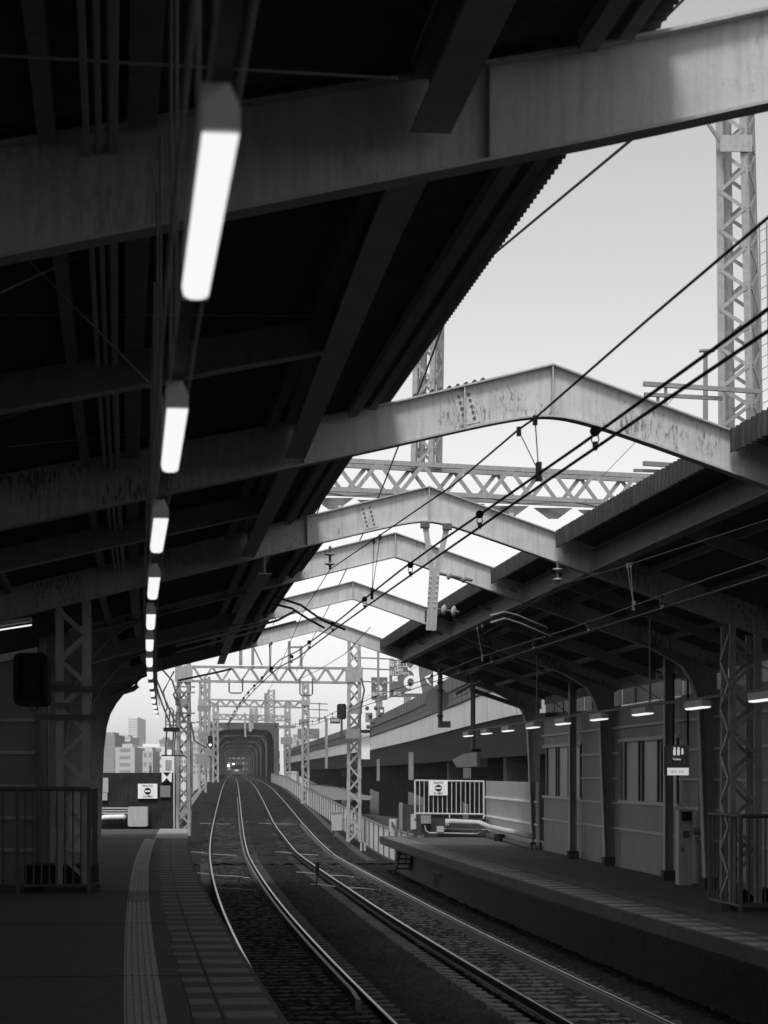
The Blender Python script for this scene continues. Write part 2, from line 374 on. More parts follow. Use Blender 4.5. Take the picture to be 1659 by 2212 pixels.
for i, (Y, tp, hp, dep, r) in enumerate(FR):
    root = thing('roof_frame', P(Y, -3.9 if i > 1 else -7.5, 0), FLAB[i], 'roof frame', 'rigid frames over the tracks')
    h = hdg(Y)
    tl = -3.75 if i >= 3 else -8.0
    tr = wall_t(Y)+.15 if i >= 2 else 8.4
    if i == 2: tr = 7.3
    ts = sorted(set([tl+(tr-tl)*k/40 for k in range(41)]+[tp+r*k/4 for k in range(-9, 10)]+[tp]))
    def zb(t):
        x = t-tp; z = CZ+hp-dep-((Rr-Lr)/2*x+(Rr+Lr)/2*math.sqrt(x*x+r*r))
        if i < 2 and t < 0: z += -.028*-t+(Lr-l2(Y))*-t
        return z
    a = [P(Y, t, topz(Y, tp, hp, t)) for t in ts]; bt = [P(Y, t, zb(t)) for t in ts]
    w = MB(); w.ribbon([p-h*.008 for p in a], [p-h*.008 for p in bt], h*.016); beam = w.build('beam_web', STEEL1 if i == 0 else STEEL, root)
    fw = .2
    w = MB(); w.ribbon([p-h*fw/2 for p in a], [p-h*fw/2+EZ*.018 for p in a], h*fw); w.build('top_flange', STEELC, root)
    w = MB(); w.ribbon([p-h*fw/2-EZ*.018 for p in bt], [p-h*fw/2 for p in bt], h*fw); w.build('bottom_flange', STEELC, root)
    w = MB(); 
    za, zb0 = topz(Y, tp, hp, tp), zb(tp)
    w.box(P(Y, tp, (za+zb0)/2)-h*.05, .014, .08, za-zb0-.01, nrm(Y), h); w.build('apex_stiffener', STEELC, root)
    for tt in ((-.75, .95) if i < 2 else (-.75, 0.05)):
        w = MB(); w.box(P(Y, tt, (topz(Y,tp,hp,tt)+zb(tt))/2)-h*.05, .012, .08, topz(Y,tp,hp,tt)-zb(tt)-.01, nrm(Y), h); w.build('web_stiffener', STEELC, root)
    if i in (1, 2):
        tt = tp-.92; zz = (topz(Y,tp,hp,tt)+zb(tt))/2
        sl = V((nrm(Y).x, nrm(Y).y, Lr)).normalized(); un = sl.cross(h)*-1
        if un.z < 0: un = -un
        w = MB(); w.box(P(Y, tt, zz)-h*.014, .22, .01, .36, sl, h, un); pl = w.build('splice_plate', STEEL, root)
        w = MB()
        for k in range(5):
            for q in (-1, 1):
                c = P(Y, tt, zz)+sl*(q*.055)+un*(-.13+.065*k)
                w.tube([c-h*.032, c-h*.018], .016, 8)
        w.build('bolts', DARKST, pl)
    if i in (0, 1):                                  # scraps of old roofing left along the top flange
        w = MB()
        for k in range(9):
            tt = (tp-.75-.09*k) if i == 1 else tp-.55+.09*k-.4
            c = P(Y, tt, topz(Y,tp,hp,tt)+.026); w.tube([c-h*.08, c+h*.10], .017+.008*random.random(), 8)
        w.build('roofing_scraps', FASC, root)
    # legs
    n = nrm(Y)
    if i >= 3:
        yl = -3.85
        inner = [(-1.7, zb(-1.7)), (-2.3, zb(-2.3)-.02), (-2.75, zb(-2.75)-.09), (-3.15, zb(-3.15)-.30), (-3.45, CZ+1.95), (-3.62, CZ+1.65), (-3.72, CZ+1.3), (-3.80, CZ+.6), (-3.88, 0)]
        outer = [(-1.7, zb(-1.7)+.02), (-2.3, zb(-2.3)+.1), (-2.75, zb(-2.75)+.1), (-3.3, zb(-3.3)+.1), (-4.25, zb(-4.2)+.1), (-4.27, CZ+1.65), (-4.28, CZ+1.3), (-4.28, CZ+.6), (-4.28, 0)]
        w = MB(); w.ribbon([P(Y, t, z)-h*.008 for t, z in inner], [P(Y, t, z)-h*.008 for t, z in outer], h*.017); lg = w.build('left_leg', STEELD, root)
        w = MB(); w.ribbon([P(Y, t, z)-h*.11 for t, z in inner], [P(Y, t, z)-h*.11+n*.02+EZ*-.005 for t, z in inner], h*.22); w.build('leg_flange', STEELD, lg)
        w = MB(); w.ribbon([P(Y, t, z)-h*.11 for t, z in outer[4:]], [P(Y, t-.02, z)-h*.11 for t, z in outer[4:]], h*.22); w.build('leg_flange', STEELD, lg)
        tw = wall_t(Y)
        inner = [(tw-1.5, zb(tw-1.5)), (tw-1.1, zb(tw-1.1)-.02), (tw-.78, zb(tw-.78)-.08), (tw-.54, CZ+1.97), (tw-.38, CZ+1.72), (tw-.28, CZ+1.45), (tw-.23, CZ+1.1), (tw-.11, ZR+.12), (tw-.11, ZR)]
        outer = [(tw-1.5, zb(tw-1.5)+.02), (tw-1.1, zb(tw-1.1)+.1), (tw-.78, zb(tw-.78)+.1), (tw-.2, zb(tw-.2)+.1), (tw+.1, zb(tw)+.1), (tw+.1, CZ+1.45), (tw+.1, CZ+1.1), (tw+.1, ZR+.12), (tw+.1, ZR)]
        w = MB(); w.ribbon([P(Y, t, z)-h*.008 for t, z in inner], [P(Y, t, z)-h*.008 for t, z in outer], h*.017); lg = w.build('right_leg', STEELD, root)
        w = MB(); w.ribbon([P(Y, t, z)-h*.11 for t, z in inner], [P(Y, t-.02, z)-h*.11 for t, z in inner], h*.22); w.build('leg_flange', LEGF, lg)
        w = MB(); w.box(P(Y, tw-.01, ZR+.1), .30, .3, .2, n, h); w.build('leg_base', CONCD, lg)
    if i < 2:
        for tt, z0 in ((-7.9, 0), (8.3, ZR)):
            w = MB(); w.box(P(Y, tt, (zb(tt)+z0)/2), .3, .25, zb(tt)-z0, n, h); w.build('leg', STEELD, root)

def lattice(p0, p1, w0, w1, n, name, label, cat, group, m, parent=None, leg=.05, lac=.03, ex=EX, ey=EY):
    p0, p1 = V(p0), V(p1); r = parent or thing(name, p0, label, cat, group)
    cs = [(-1,-1),(1,-1),(1,1),(-1,1)]
    def c(k, q):
        f = k/n; w = w0+(w1-w0)*f; return p0.lerp(p1, f)+ex*q[0]*w/2+ey*q[1]*w/2
    for q in cs:
        b = MB(); b.bar(c(0, q), c(n, q), leg, leg, ey); b.build('mast_leg', m, r)
    b = MB()
    for k in range(n):
        for j in range(4):
            qa, qb = cs[j], cs[(j+1)%4]
            if (k+j) % 2: qa, qb = qb, qa
            off = (ey if j in (0, 2) else ex)*(-(leg/2+lac*.12) if j in (0, 3) else (leg/2+lac*.12))
            b.bar(c(k, qa)+off, c(k+1, qb)+off, lac, lac*.22, ey if j in (0, 2) else ex)
    b.build('lacing', m, r)
    return r
# lattice columns of the third frame, left and right
Y3, tp3 = 34.4, 1.9
z3 = lambda t: topz(Y3, tp3, 4.35, t)-.46
root3 = [o for o in S.objects if o.get('label') == FLAB[2]][0]
for tt, z0, dd in ((-3.45, 0, .55), (6.75, ZR, .55)):
    n, h = nrm(Y3), hdg(Y3)
    sub = MB(); sub.box(P(Y3, tt, z0+.06), .8, .8, .12, n, h); base = sub.build('column_base', CONCD, root3)
    for q in (-1, 1):
        for k in (-1, 1):
            w = MB(); c0 = P(Y3, tt+q*.2, 0)+h*k*.25
            w.box(V((c0.x, c0.y, (z0+.12+z3(tt+q*.2))/2)), .10 if q < 0 else .12, .05, z3(tt+q*.2)-z0-.12, n, h); w.build('column_channel', GALV if tt > 0 else STEELC, root3)
    w = MB(); nb = 11; zt = z3(tt)
    for k in range(nb):
        za, zc = z0+.2+(zt-z0-.3)*k/nb, z0+.2+(zt-z0-.3)*(k+1)/nb
        for kk in (-1, 1):
            a, c = (-.2, .2) if k % 2 else (.2, -.2)
            pa, pb = P(Y3, tt+a, za)+h*kk*.282, P(Y3, tt+c, zc)+h*kk*.282; w.bar(pa, pb, .06, .012, h)
        for q in (-.265, .265):
            a, c = (-.25, .25) if k % 2 else (.25, -.25)
            w.bar(P(Y3, tt+q, za)+h*a, P(Y3, tt+q, zc)+h*c, .06, .012, n)
    w.build('column_lacing', GALV if tt > 0 else STEELC, root3)
    if tt < 0:
        for zz in (CZ+1.26, CZ+.84):
            w = MB(); w.box(P(Y3, tt-.1, zz)-h*.36, .9, .06, .08, n, h); w.build('bracket_arm', DARKST, root3)
# forked drop post hanging below the third frame
d = thing('drop_post', at(930,1130,34.3), 'pale forked steel post hanging from a roof frame, insulators on its side', 'drop post')
for (a, b_) in (((918,1132),(934,1235)), ((966,1136),(944,1235))):
    w = MB(); w.bar(at(*a,34.25), at(*b_,34.25), .085, .06, EY); w.build('fork_leg', STEELC, d)
    w = MB(); w.box(at(a[0],a[1]+2,34.25), .14, .16, .09); w.build('clamp', DARKST, d)
w = MB(); w.bar(at(939,1228,34.2), at(931,1362,34.2), .155, .07, EY); po = w.build('post', STEELC, d)
w = MB()
for k in range(7):
    for q in (-1, 1):
        c = at(938-k*1.1+q*7.5, 1244+k*11, 34.15); w.tube([c, c-EY*.012], .011, 6)
w.build('bolts', WHITE, po)
def insulator(name, p, q, parent=None, label=None, group='porcelain insulators', nd=2, R=.085):
    p, q = V(p), V(q); r = thing(name, p, label, 'insulator', group) if parent is None else parent
    w = MB(); w.tube([p, q], .022, 8); w.build('insulator_pin', DARKST, r)
    dr = (q-p).normalized(); Ln = (q-p).length
    for k in range(nd):
        c = p+(q-p)*(.34+.42*k/max(1, nd-1) if nd > 1 else .5)
        w = MB(); w.tube([c-dr*.05*Ln, c-dr*.012, c, c+dr*.016, c+dr*.07*Ln], [.035, R*.75, R, R*.72, .03], 12); w.build('insulator_disc', PORC, r, True)
    return r
insulator('insulator', at(713,1180,34.4), at(713,1230,34.4), None, 'twin disc insulator hanging under the left side of the third roof frame')
insulator('insulator', at(1205,1212,34.6), at(1205,1264,34.6), None, 'twin disc insulator hanging under a roof frame at the right roof edge')
insulator('insulator', at(944,1238,34.2), at(1020,1254,34.0), None, 'upper horizontal pair of insulator discs beside the forked drop post', R=.07)
insulator('insulator', at(942,1316,34.2), at(992,1322,34.0), None, 'lower horizontal pair of insulator discs beside the forked drop post', R=.085)

# ================================================================= ROOFS
def corr(y0, y1, pitch, amp, t0, t1, zf, nt=3, per=6):
    b = MB(); n = int((y1-y0)/pitch*per)
    for layer in (0, .006):
        for i in range(n+1):
            y = y0+(y1-y0)*i/n; w = amp*math.sin(2*math.pi*(y-y0)/pitch)
            for j in range(nt+1):
                t = t0+(t1-t0)*j/nt; b.v.append(tuple(P(y, t, zf(y, t)+w+layer)))
    m = (n+1)*(nt+1)
    for i in range(n):
        for j in range(nt):
            a = i*(nt+1)+j; b.f.append((a, a+1, a+nt+2, a+nt+1)); b.f.append((m+a, m+a+nt+1, m+a+nt+2, m+a+1))
        for a in (i*(nt+1), i*(nt+1)+nt): b.f.append((a, a+nt+1, m+a+nt+1, m+a))
    return b
def zl(y, t): return CZ+3.95+(.255*(t-.05) if t > 0 else -.01275+l2(y)*t)          # left roof, near part
def zl2(y, t): return CZ+3.64+.255*(t-.3)          # left roof, far part (between the beams)
def zrr(y, t): return CZ+3.68-.345*(t-3.85)
roofL = thing('platform_roof', P(20, -3, 0), 'dark corrugated roof over the left platform, scalloped edge against the sky', 'roof')
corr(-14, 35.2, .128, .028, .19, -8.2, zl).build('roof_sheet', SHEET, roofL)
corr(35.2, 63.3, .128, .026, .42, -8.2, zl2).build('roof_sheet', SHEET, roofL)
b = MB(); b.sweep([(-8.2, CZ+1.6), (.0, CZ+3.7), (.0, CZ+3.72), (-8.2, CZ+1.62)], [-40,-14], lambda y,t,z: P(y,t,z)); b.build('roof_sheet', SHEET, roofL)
def girder(t, w, dep, ys, zf, name, m, parent, off=0.0, dr=None):
    dr = dr or (lambda y: 0)
    b = MB(); z = lambda y: zf(y, t)-.03-off
    b.sweep([(t-w/2, 0), (t+w/2, 0), (t+w/2, -.015), (t+.008, -.015), (t+.008, -dep+.015), (t+w/2, -dep+.015), (t+w/2, -dep), (t-w/2, -dep), (t-w/2, -dep+.015), (t-.008, -dep+.015), (t-.008, -.015), (t-w/2, -.015)],
            ys, lambda y, tt, zz: P(y, tt+dr(y), z(y)+zz)); return b.build(name, m, parent)
def purlin(t, w, dep, ys, zf, name, m, parent, off=0.0):
    b = MB(); b.sweep([(t-w/2, -.03-off), (t+w/2, -.03-off), (t+w/2, -.03-off-dep), (t-w/2, -.03-off-dep)], ys, lambda y, tt, zz: P(y, tt, zf(y, t)+zz)); return b.build(name, m, parent)
fy = [-10]+[f[0] for f in FR]
for a, c in zip(fy, fy[1:]):
    zf = zl if c <= 34.5 else zl2
    ys = frange(a+.12, c-.12, 2)
    sh = .0 if zf is zl else .25
    girder(-.85+sh*1.1, .21 if zf is zl else .2, .37 if zf is zl else .3, ys, zf, 'longitudinal_girder', STEELC, roofL, .06, (lambda y: lerp([(8,-.26),(14,-.2),(24,0)], y)) if zf is zl else None)
    for t, w, dp in ((-.25, .10, .10), (-.045, .08, .07), (-1.12, .1, .1)):
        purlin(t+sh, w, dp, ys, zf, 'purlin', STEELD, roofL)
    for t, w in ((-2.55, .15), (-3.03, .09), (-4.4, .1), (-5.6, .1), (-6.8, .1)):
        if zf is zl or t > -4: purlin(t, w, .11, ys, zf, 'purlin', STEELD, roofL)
    mid = (a+c)/2
    if c in (24.1, 34.4, 51.4, 62.9):
        h = hdg(mid); n = nrm(mid); te = -.78+sh+(lerp([(8,-.26),(14,-.2),(24,0)], mid) if zf is zl else 0)
        w = MB(); w.ribbon([P(mid, te, zf(mid, te)-.13)-h*.008, P(mid, -7.5, zf(mid, -7.5)-.13)-h*.008], [P(mid, te, zf(mid, te)-.40)-h*.008, P(mid, -7.5, zf(mid, -7.5)-.44)-h*.008], h*.016)
        ra = w.build('rafter', STEELD, roofL)
        w = MB(); w.ribbon([P(mid, te, zf(mid, te)-.40)-h*.07, P(mid, -7.5, zf(mid, -7.5)-.44)-h*.07], [P(mid, te, zf(mid, te)-.415)-h*.07, P(mid, -7.5, zf(mid, -7.5)-.455)-h*.07], h*.14); w.build('rafter_flange', STEELC, ra)
for t, r in ((-2.70, .028), (-2.77, .018), (-2.83, .018)):
    b = MB(); ys = frange(2, 34, 2); b.tube([P(y, t, zl(y, t)-.20) for y in ys], r, 6); b.build('conduit', OFFW, roofL)
for a, c in (((0,120,9.5),(860,170,9.3)), ((45,545,14),(345,850,16)), ((0,680,16),(700,682,17.2)), ((0,632,12.5),(200,540,15)), ((0,905,18.5),(270,820,20)), ((20,965,20),(360,930,23))):
    b = MB(); b.tube([at(*a), at(*c)], .007, 5); b.build('brace_rod', GALVD, roofL)
# cross cables and pipes under the far part of the left roof
for k, (pts) in enumerate([((380,1395),(480,1372),(600,1340),(640,1318)), ((380,1410),(500,1378),(640,1342)), ((385,1470),(470,1452),(500,1445)), ((300,1300),(450,1262),(620,1220)), ((390,1330),(520,1300),(610,1275))]):
    Yk = 37+3.5*k; b = MB(); b.tube([at(u, v, Yk) for u, v in pts], .022, 6); b.build('roof_conduit', GALVD, roofL)

roofR = thing('platform_roof', P(30, 7, ZR), 'dark roof over the right platform with a ribbed hanging fascia', 'roof')
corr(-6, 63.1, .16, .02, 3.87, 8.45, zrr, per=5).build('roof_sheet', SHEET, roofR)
for a, c in zip(fy, fy[1:]):
    ys = frange(a+.11, c-.11, 2)
    # ribbed fascia, one run per bay
    bm = MB(); n = int((ys[-1]-ys[0])/.03)
    for lay in (0, .006):
        for i in range(n+1):
            y = ys[0]+(ys[-1]-ys[0])*i/n; w = .02*(1 if math.sin(2*math.pi*y/.2) > 0 else -1)
            for zz in (3.70, 3.44): bm.v.append(tuple(P(y, 3.84+w+lay, CZ+zz)))
    m = 2*(n+1)
    for i in range(n):
        q = 2*i; bm.f += [(q, q+2, q+3, q+1), (m+q, m+q+1, m+q+3, m+q+2), (q, m+q, m+q+2, q+2), (q+1, q+3, m+q+3, m+q+1)]
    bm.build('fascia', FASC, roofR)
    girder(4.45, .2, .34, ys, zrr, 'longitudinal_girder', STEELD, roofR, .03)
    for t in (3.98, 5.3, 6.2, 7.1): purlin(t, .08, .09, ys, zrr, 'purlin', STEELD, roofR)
    mid = (a+c)/2; h = hdg(mid)
    te = wall_t(mid) if c > 35 else 8.2
    w = MB(); w.ribbon([P(mid, 4.55, zrr(mid, 4.55)-.12)-h*.05, P(mid, te, zrr(mid, te)-.12)-h*.05], [P(mid, 4.55, zrr(mid, 4.55)-.3)-h*.05, P(mid, te, zrr(mid, te)-.3)-h*.05], h*.1); w.build('rafter', STEELD, roofR)
for k in range(6):
    b = MB(); y = 37+4*k; b.bar(P(y, 4.2, zrr(y, 4.2)-.2), P(y+.5, 8.0, zrr(y, 8.0)-.2), .05); b.build('roof_batten', STEELD, roofR)
for k, pts in enumerate([((1059,1330),(1090,1322),(1120,1330),(1182,1357)), ((1060,1345),(1090,1336),(1125,1347),(1190,1376))]):
    b = MB(); b.tube([at(u, v, 31.5+.3*i) for i, (u, v) in enumerate(pts)], .016, 8); b.build('curved_pipe', GALVD, roofR, True)

# walls --------------------------------------------------------------------------------------------
def wp(y, off, z): # point on the wall line, off towards the track is negative
    l = math.hypot(1, .08); return V((wall_x(y)+.02+off/l, y+off*.08/l, z))
def lw_(y, off, z):
    l = math.hypot(1, .06); return V((4.24-.06*(y-62.9)+off/l, y+off*.06/l, z))
LN = V((1, .06, 0)).normalized(); LH = V((-.06, 1, 0)).normalized()
WN = V((1, .08, 0)).normalized(); WH = V((-.08, 1, 0)).normalized()
wall = thing('platform_wall', wp(50, .1, ZR), 'grey panelled back wall of the right platform with window strips', 'wall')
posts = [35.0, 41.0, 44.9, 51.4, 56.5, 62.9]
for k, (ya, yb) in enumerate(zip(posts, posts[1:])):
    win = k in (2, 4)
    a, c = ya+.05, yb-.05
    def pan(z0, z1, m, off=.16, name='wall_panel', th=.05, a=a, c=c):
        b = MB(); b.box((wp((a+c)/2, off, (z0+z1)/2)), th, (c-a)/WH.y, z1-z0, WN, WH); return b.build(name, m, wall)
    if win:
        pan(ZR, 1.12, PANEL); pan(2.5, 3.27, PANEL)
        wd = pan(1.14, 2.48, GLASSM, .20, 'window', .03)
        L = c-a
        for f in (.06, .30, .36, .62, .68, .93):
            b = MB(); yy = a+L*f; b.box(wp(yy, .17, 1.81), .05, .10 if f in (.62, .06) else .06, 1.33, WN, WH); b.build('mullion', DARKST, wd)
        zs = (1.13, 2.5, .52, 2.80)
    else:
        pan(ZR, 3.30, PANEL); zs = (.52, 1.09, 1.65, 2.22, 2.80)
    for z in zs:
        hh = .075 if win and z in (1.13, 2.5) else .05
        b = MB(); b.box(wp((a+c)/2, .11, z), .05, (c-a)/WH.y, hh, WN, WH); b.build('batten', BATTEN, wall)
    pan(3.66, 4.6, PANEL, .18)
    pan(3.305, 3.655, DIMG, .19, 'dimming_pane', .008)
    for f in (.25, .5, .75):
        b = MB(); b.bar(wp(a+(c-a)*f, .18, 3.31), wp(a+(c-a)*f, .18, 3.65), .03); b.build('glazing_bar', DARKST, wall)
    b = MB(); b.tube([wp(a+.3, .02, 3.1), wp(c-.4, .02, 4.0)], .012, 5); b.build('tie_rod', DARKST, wall)
for y in (44.9, 56.5):
    p = thing('wall_post', wp(y, -.1, ZR), 'straight steel wall post %s the right platform' % ('left of the cabinet on' if y < 50 else 'between the two farthest tapered legs of'), 'post', 'steel posts along the right wall')
    b = MB(); b.box(wp(y, -.09, (ZR+4.2)/2+.1), .17, .016, 4.2-ZR-.2, WN, WH); b.build('post_web', STEELD, p)
    b = MB(); b.box(wp(y, -.185, (ZR+4.2)/2+.1), .02, .17, 4.2-ZR-.2, WN, WH); b.build('post_flange', BATTEN, p)
    b = MB(); b.box(wp(y, -.1, ZR+.1), .26, .3, .2, WN, WH); b.build('post_base', CONCD, p)
ow = thing('boundary_wall', wp(70, .1, ZR), 'pale low panel wall beyond the last tapered leg of the right platform', 'wall')
b = MB(); b.box(lw_(69.9, .05, .6), .05, 13.7, 1.84, LN, LH); b.build('wall_panel', PANELO, ow)
for z in (.97, .35, -.1):
    b = MB(); b.box(lw_(69.9, .0, z), .05, 13.7, .05, LN, LH); b.build('batten', WHITE, ow)
b = MB(); b.box(lw_(69.9, .0, -.28), .12, 13.7, .1, LN, LH); b.build('plinth', CONC, ow)
bw = thing('rear_wall', wp(20, .6, ZR), 'dark rear wall of the right platform out beyond the right fence', 'wall')
b = MB(); b.box(wp(10, .9, 1.9), .1, 50, 4.5, WN, WH); b.build('wall_panel', PANEL, bw)

# cross wall on the left platform
cw = thing('stair_wall', at(30,1950,36), 'dark battened wall at the left border behind the fenced lattice column', 'wall')
pts = [at(-330,1960,36), at(104,1960,36), at(104,1412,36), at(-330,1500,36)]
pts[0].z = pts[1].z = 0
b = MB(); b.prism(pts, V((0,.1,0))); b.build('wall_panel', PANEL, cw)
for z in (.55, 1.06, 1.57, 2.09, 2.6):
    b = MB(); b.box(V(((at(-330,0,36).x+at(78,0,36).x)/2, 35.96, z)), at(78,0,36).x-at(-330,0,36).x, .05, .05); b.build('batten', BATTEN, cw)
b = MB(); b.prism([at(-330,1497,36), at(80,1414,36), at(80,1398,36), at(-330,1481,36)], V((0,.05,0))); b.build('clerestory_panel', WHITE, cw)
b = MB(); b.box(V((at(92,0,35.9).x, 35.9, 1.9)), .09, .1, 3.8); b.build('corner_post', STEELD, cw)
# unseen wall added along the left platform to keep the daylight out
lw = thing('rear_wall', P(10, -8.4, 0), 'unseen dark wall added beyond the left border to keep the daylight out', 'wall')
b = MB(); b.sweep([(-8.3,0),(-8.2,0),(-8.2,3.3),(-8.3,3.3)], frange(-30,36,4), P); b.build('wall_panel', PANEL, lw)

# ================================================================= LAMPS
def lampL(y):
    L = 1.2; h = hdg(y+.6); t = EDGE_L-(.95-.004*(y-17) if y > 17 else .95)
    return t
def make_lamp(p, h, L, w, hh, label, group):
    n = V((h.y, -h.x, 0)); r = thing('fluorescent_lamp', p, label, 'lamp', group)
    # housing: trapezoid trough with closed ends, tube cover below
    b = MB(); prof = [(-w*.5, 0), (w*.5, 0), (w*.5, hh*.45), (w*.22, hh), (-w*.5, hh)]
    b.prism([p+n*a+EZ*(z+.012) for a, z in prof], h*L); b.build('housing', OFFW, r)
    b = MB(); b.prism([p+h*.02+n*a+EZ*z for a, z in ((-w*.48, .011), (w*.48, .011), (w*.42, -.008), (w*.2, -.016), (-w*.2, -.016), (-w*.42, -.008))], h*(L-.04)); b.build('tube_cover', TUBE, r)
    b = MB(); b.prism([p+h*(L-.018)+n*a+EZ*z for a, z in ((-w*.5, .012), (w*.5, .012), (w*.4, -.014), (-w*.4, -.014))], h*.03); b.build('end_cap', OFFW, r)
    return r
ORD = ['nearest', 'second nearest', 'third nearest', 'fourth nearest', 'fifth nearest', 'sixth nearest', 'seventh nearest', 'eighth nearest', 'ninth nearest', 'tenth nearest', 'eleventh nearest', 'twelfth nearest', 'thirteenth nearest', 'fourteenth nearest', 'fifteenth nearest']
LU = [(3.63,478),(4.85,421.5),(6.41,383),(7.6,367),(9.14,348),(10.3,338.5),(11.9,334),(13.1,329.5),(14.65,326.5),(17.4,323.5),(20.5,322.5),(23.6,324),(29,329),(35,334.5),(41,340),(45,343)]
LP = [(478,293),(383,892),(348,1125),(334.5,1252),(327,1331),(323,1386),(322,1427)]
tubes = []
for k in range(14):
    y = 3.63+2.752*k
    x = (lerp(LU, y)-CX)/F*y; yb = y+1.2; xb = (lerp(LU, yb)-CX)/F*yb
    h = V((xb-x, yb-y, 0)).normalized(); p = V((x, y, CZ+1.016))
    make_lamp(p, h, 1.2, .062, .074, 'lit tube lamp over the left platform, %s the camera in its row' % (ORD[k]+' to' if k else 'nearest to'), 'lamps in a row over the left platform')
    tubes.append((p, h))
tr = thing('lamp_trunking', V((tubes[0][0].x, 3, CZ+1.1)), 'dark cable trunking running above the left row of lamps', 'trunking')
b = MB()
pl = [tubes[0][0]-tubes[0][1]*3.4]+[q for p, h in tubes for q in (p, p+h*1.2)]
for p, q in zip(pl, pl[1:]): b.bar(p+EZ*.115, q+EZ*.115, .035, .05)
b.build('channel', DARKST, tr)
for k, (p, h) in enumerate(tubes):
    n = V((h.y, -h.x, 0))
    for s in (.15, 1.05):
        b = MB(); c = p+h*s; t = -3.0; b.tube([c+EZ*.13, V((c.x, c.y, CZ+2.6+.03*k*0))], .006, 5); b.build('hanger_rod', DARKST, tr)
for s in (-.045, .05):
    b = MB(); b.tube([p+V((s, 0, .20)) for p in pl], .006, 5); b.build('cable', GALVD, tr)
b = MB(); b.tube([at(316,835,13.2), at(344,838,13.2), at(349,865,13.2), at(343,1060,13.2)], .012, 6); b.build('drop_conduit', GALVD, tr)
RL = [(1011.5,1590),(1051,1585),(1097,1579),(1151,1572),(1216,1564),(1294,1554.5),(1388,1543),(1507,1529.5),(1650,1512.5)]
rt = []
for k, (u, v) in enumerate(reversed(RL)):
    y = F*1.0/(VH-v); p = at(u, v, y); h = V((-.085, 1, 0)).normalized(); p = p-h*.6; p.z = CZ+1.0
    make_lamp(p, h, 1.2, .15, .10, 'lit tube lamp over the right platform, %s the camera in its row' % (ORD[k]+' to' if k else 'nearest to'), 'lamps in a row over the right platform')
    rt.append((p, h))
tr = thing('lamp_trunking', rt[0][0]+EZ*.15, 'thin dark trunking carrying the right row of lamps', 'trunking')
b = MB(); q0 = rt[0][0]-rt[0][1]*8
pr = [q0]+[q for p, h in rt for q in (p, p+h*1.2)]
for p, q in zip(pr, pr[1:]): b.bar(p+EZ*.14, q+EZ*.14, .03, .04)
b.build('channel', DARKST, tr)
for k, (p, h) in enumerate(rt):
    if k in (2, 5, 8):
        b = MB(); b.tube([p+EZ*.15, V((p.x, p.y, CZ+2.55))], .015, 6); b.build('hanger_rod', GALVD, tr)

# ================================================================= OVERHEAD WIRES
def line(name, pts, r, m, parent): b = MB(); b.tube(pts, r, 6); return b.build(name, m, parent)
def catenary(t0f, hc, ha, messenger, hangers, droppers, label, y0):
    c = thing('overhead_line', P(y0, t0f(y0), CZ+hc), label, 'overhead line', 'overhead lines above the tracks')
    zc = lambda y: CZ+hc+(zr(y)-zr(40))
    ys = frange(y0, 100, 3)+frange(106, 330, 8)
    line('contact_wire', [P(y, t0f(y), zc(y)) for y in ys], .0095, RUBBER, c)
    line('carrier_wire', [P(y, t0f(y), zc(y)+ha+.02*math.sin(y*.35)) for y in ys], .0095, RUBBER, c)
    line('messenger_wire', messenger, .0075, RUBBER, c)
    y = hangers
    while y < 110:
        b = MB(); p = P(y, t0f(y), zc(y)+ha); b.tube([p-EY*.014, p+EY*.014], .031, 16); o = b.build('hanger_roller', BLACK, c)
        b = MB(); b.tube([p-EX*.014, P(y, t0f(y)-.022, zc(y)+ha*.45), P(y, t0f(y)-.005, zc(y))], .004, 4); b.tube([p+EX*.014, P(y, t0f(y)+.022, zc(y)+ha*.45), P(y, t0f(y)+.005, zc(y))], .004, 4)
        b.box(P(y, t0f(y), zc(y)+.012), .025, .07, .045); b.build('hanger_loop', DARKST, o)
        y += 4.3
    for yd, top in droppers:
        p = P(yd, t0f(yd), zc(yd)+ha)
        b = MB(); b.box(p, .035, .10, .12); o = b.build('dropper_clamp', DARKST, c)
        for q in top: line('dropper_wire', [p, q], .004, DARKST, o); b = MB(); b.box(q, .03, .05, .06); b.build('wire_clip', DARKST, o)
    return c
f1 = lambda y: .12 if y < 40 else 0
mess = [at(1880,285,7.9), at(1659,470,9.6), at(1400,690,12.0), at(1156,903,15.2), at(1120,928,15.8), at(980,1047,20), at(830,1150,26.5), at(713,1230,34.4), at(655,1322,46), at(604,1440,70), at(565,1530,120), at(548,1580,200), at(535,1620,330)]
catenary(f1, 1.92, .10, mess, 9.1, [(15.2, (at(1156,908,15.0), at(1121,932,15.6))), (25.5, (at(821,1160,25.2), at(808,1168,25.8))), (44, (P(43.6,0,CZ+2.5), P(44.4,0,CZ+2.5)))], 'overhead wires with round rollers crossing the sky gap above the left track', 5)
f2 = lambda y: 3.55 if y < 60 else (3.5-.35*min(1, (y-60)/60))
mess2 = [at(2100,990,17), at(1659,1123,22), at(1327,1230,30), at(1205,1264,34.6), at(1153,1302,38), at(1060,1360,46), at(985,1405,57), at(900,1440,80), at(800,1500,130), at(680,1590,330)]
catenary(f2, 1.92, .14, mess2, 26, [(27.5, (at(1355,1222,29), at(1362,1221,29.4))), (40, (P(39.7,3.5,CZ+2.6), P(40.3,3.5,CZ+2.6)))], 'overhead wires hanging under the right roof above the right track', 12)
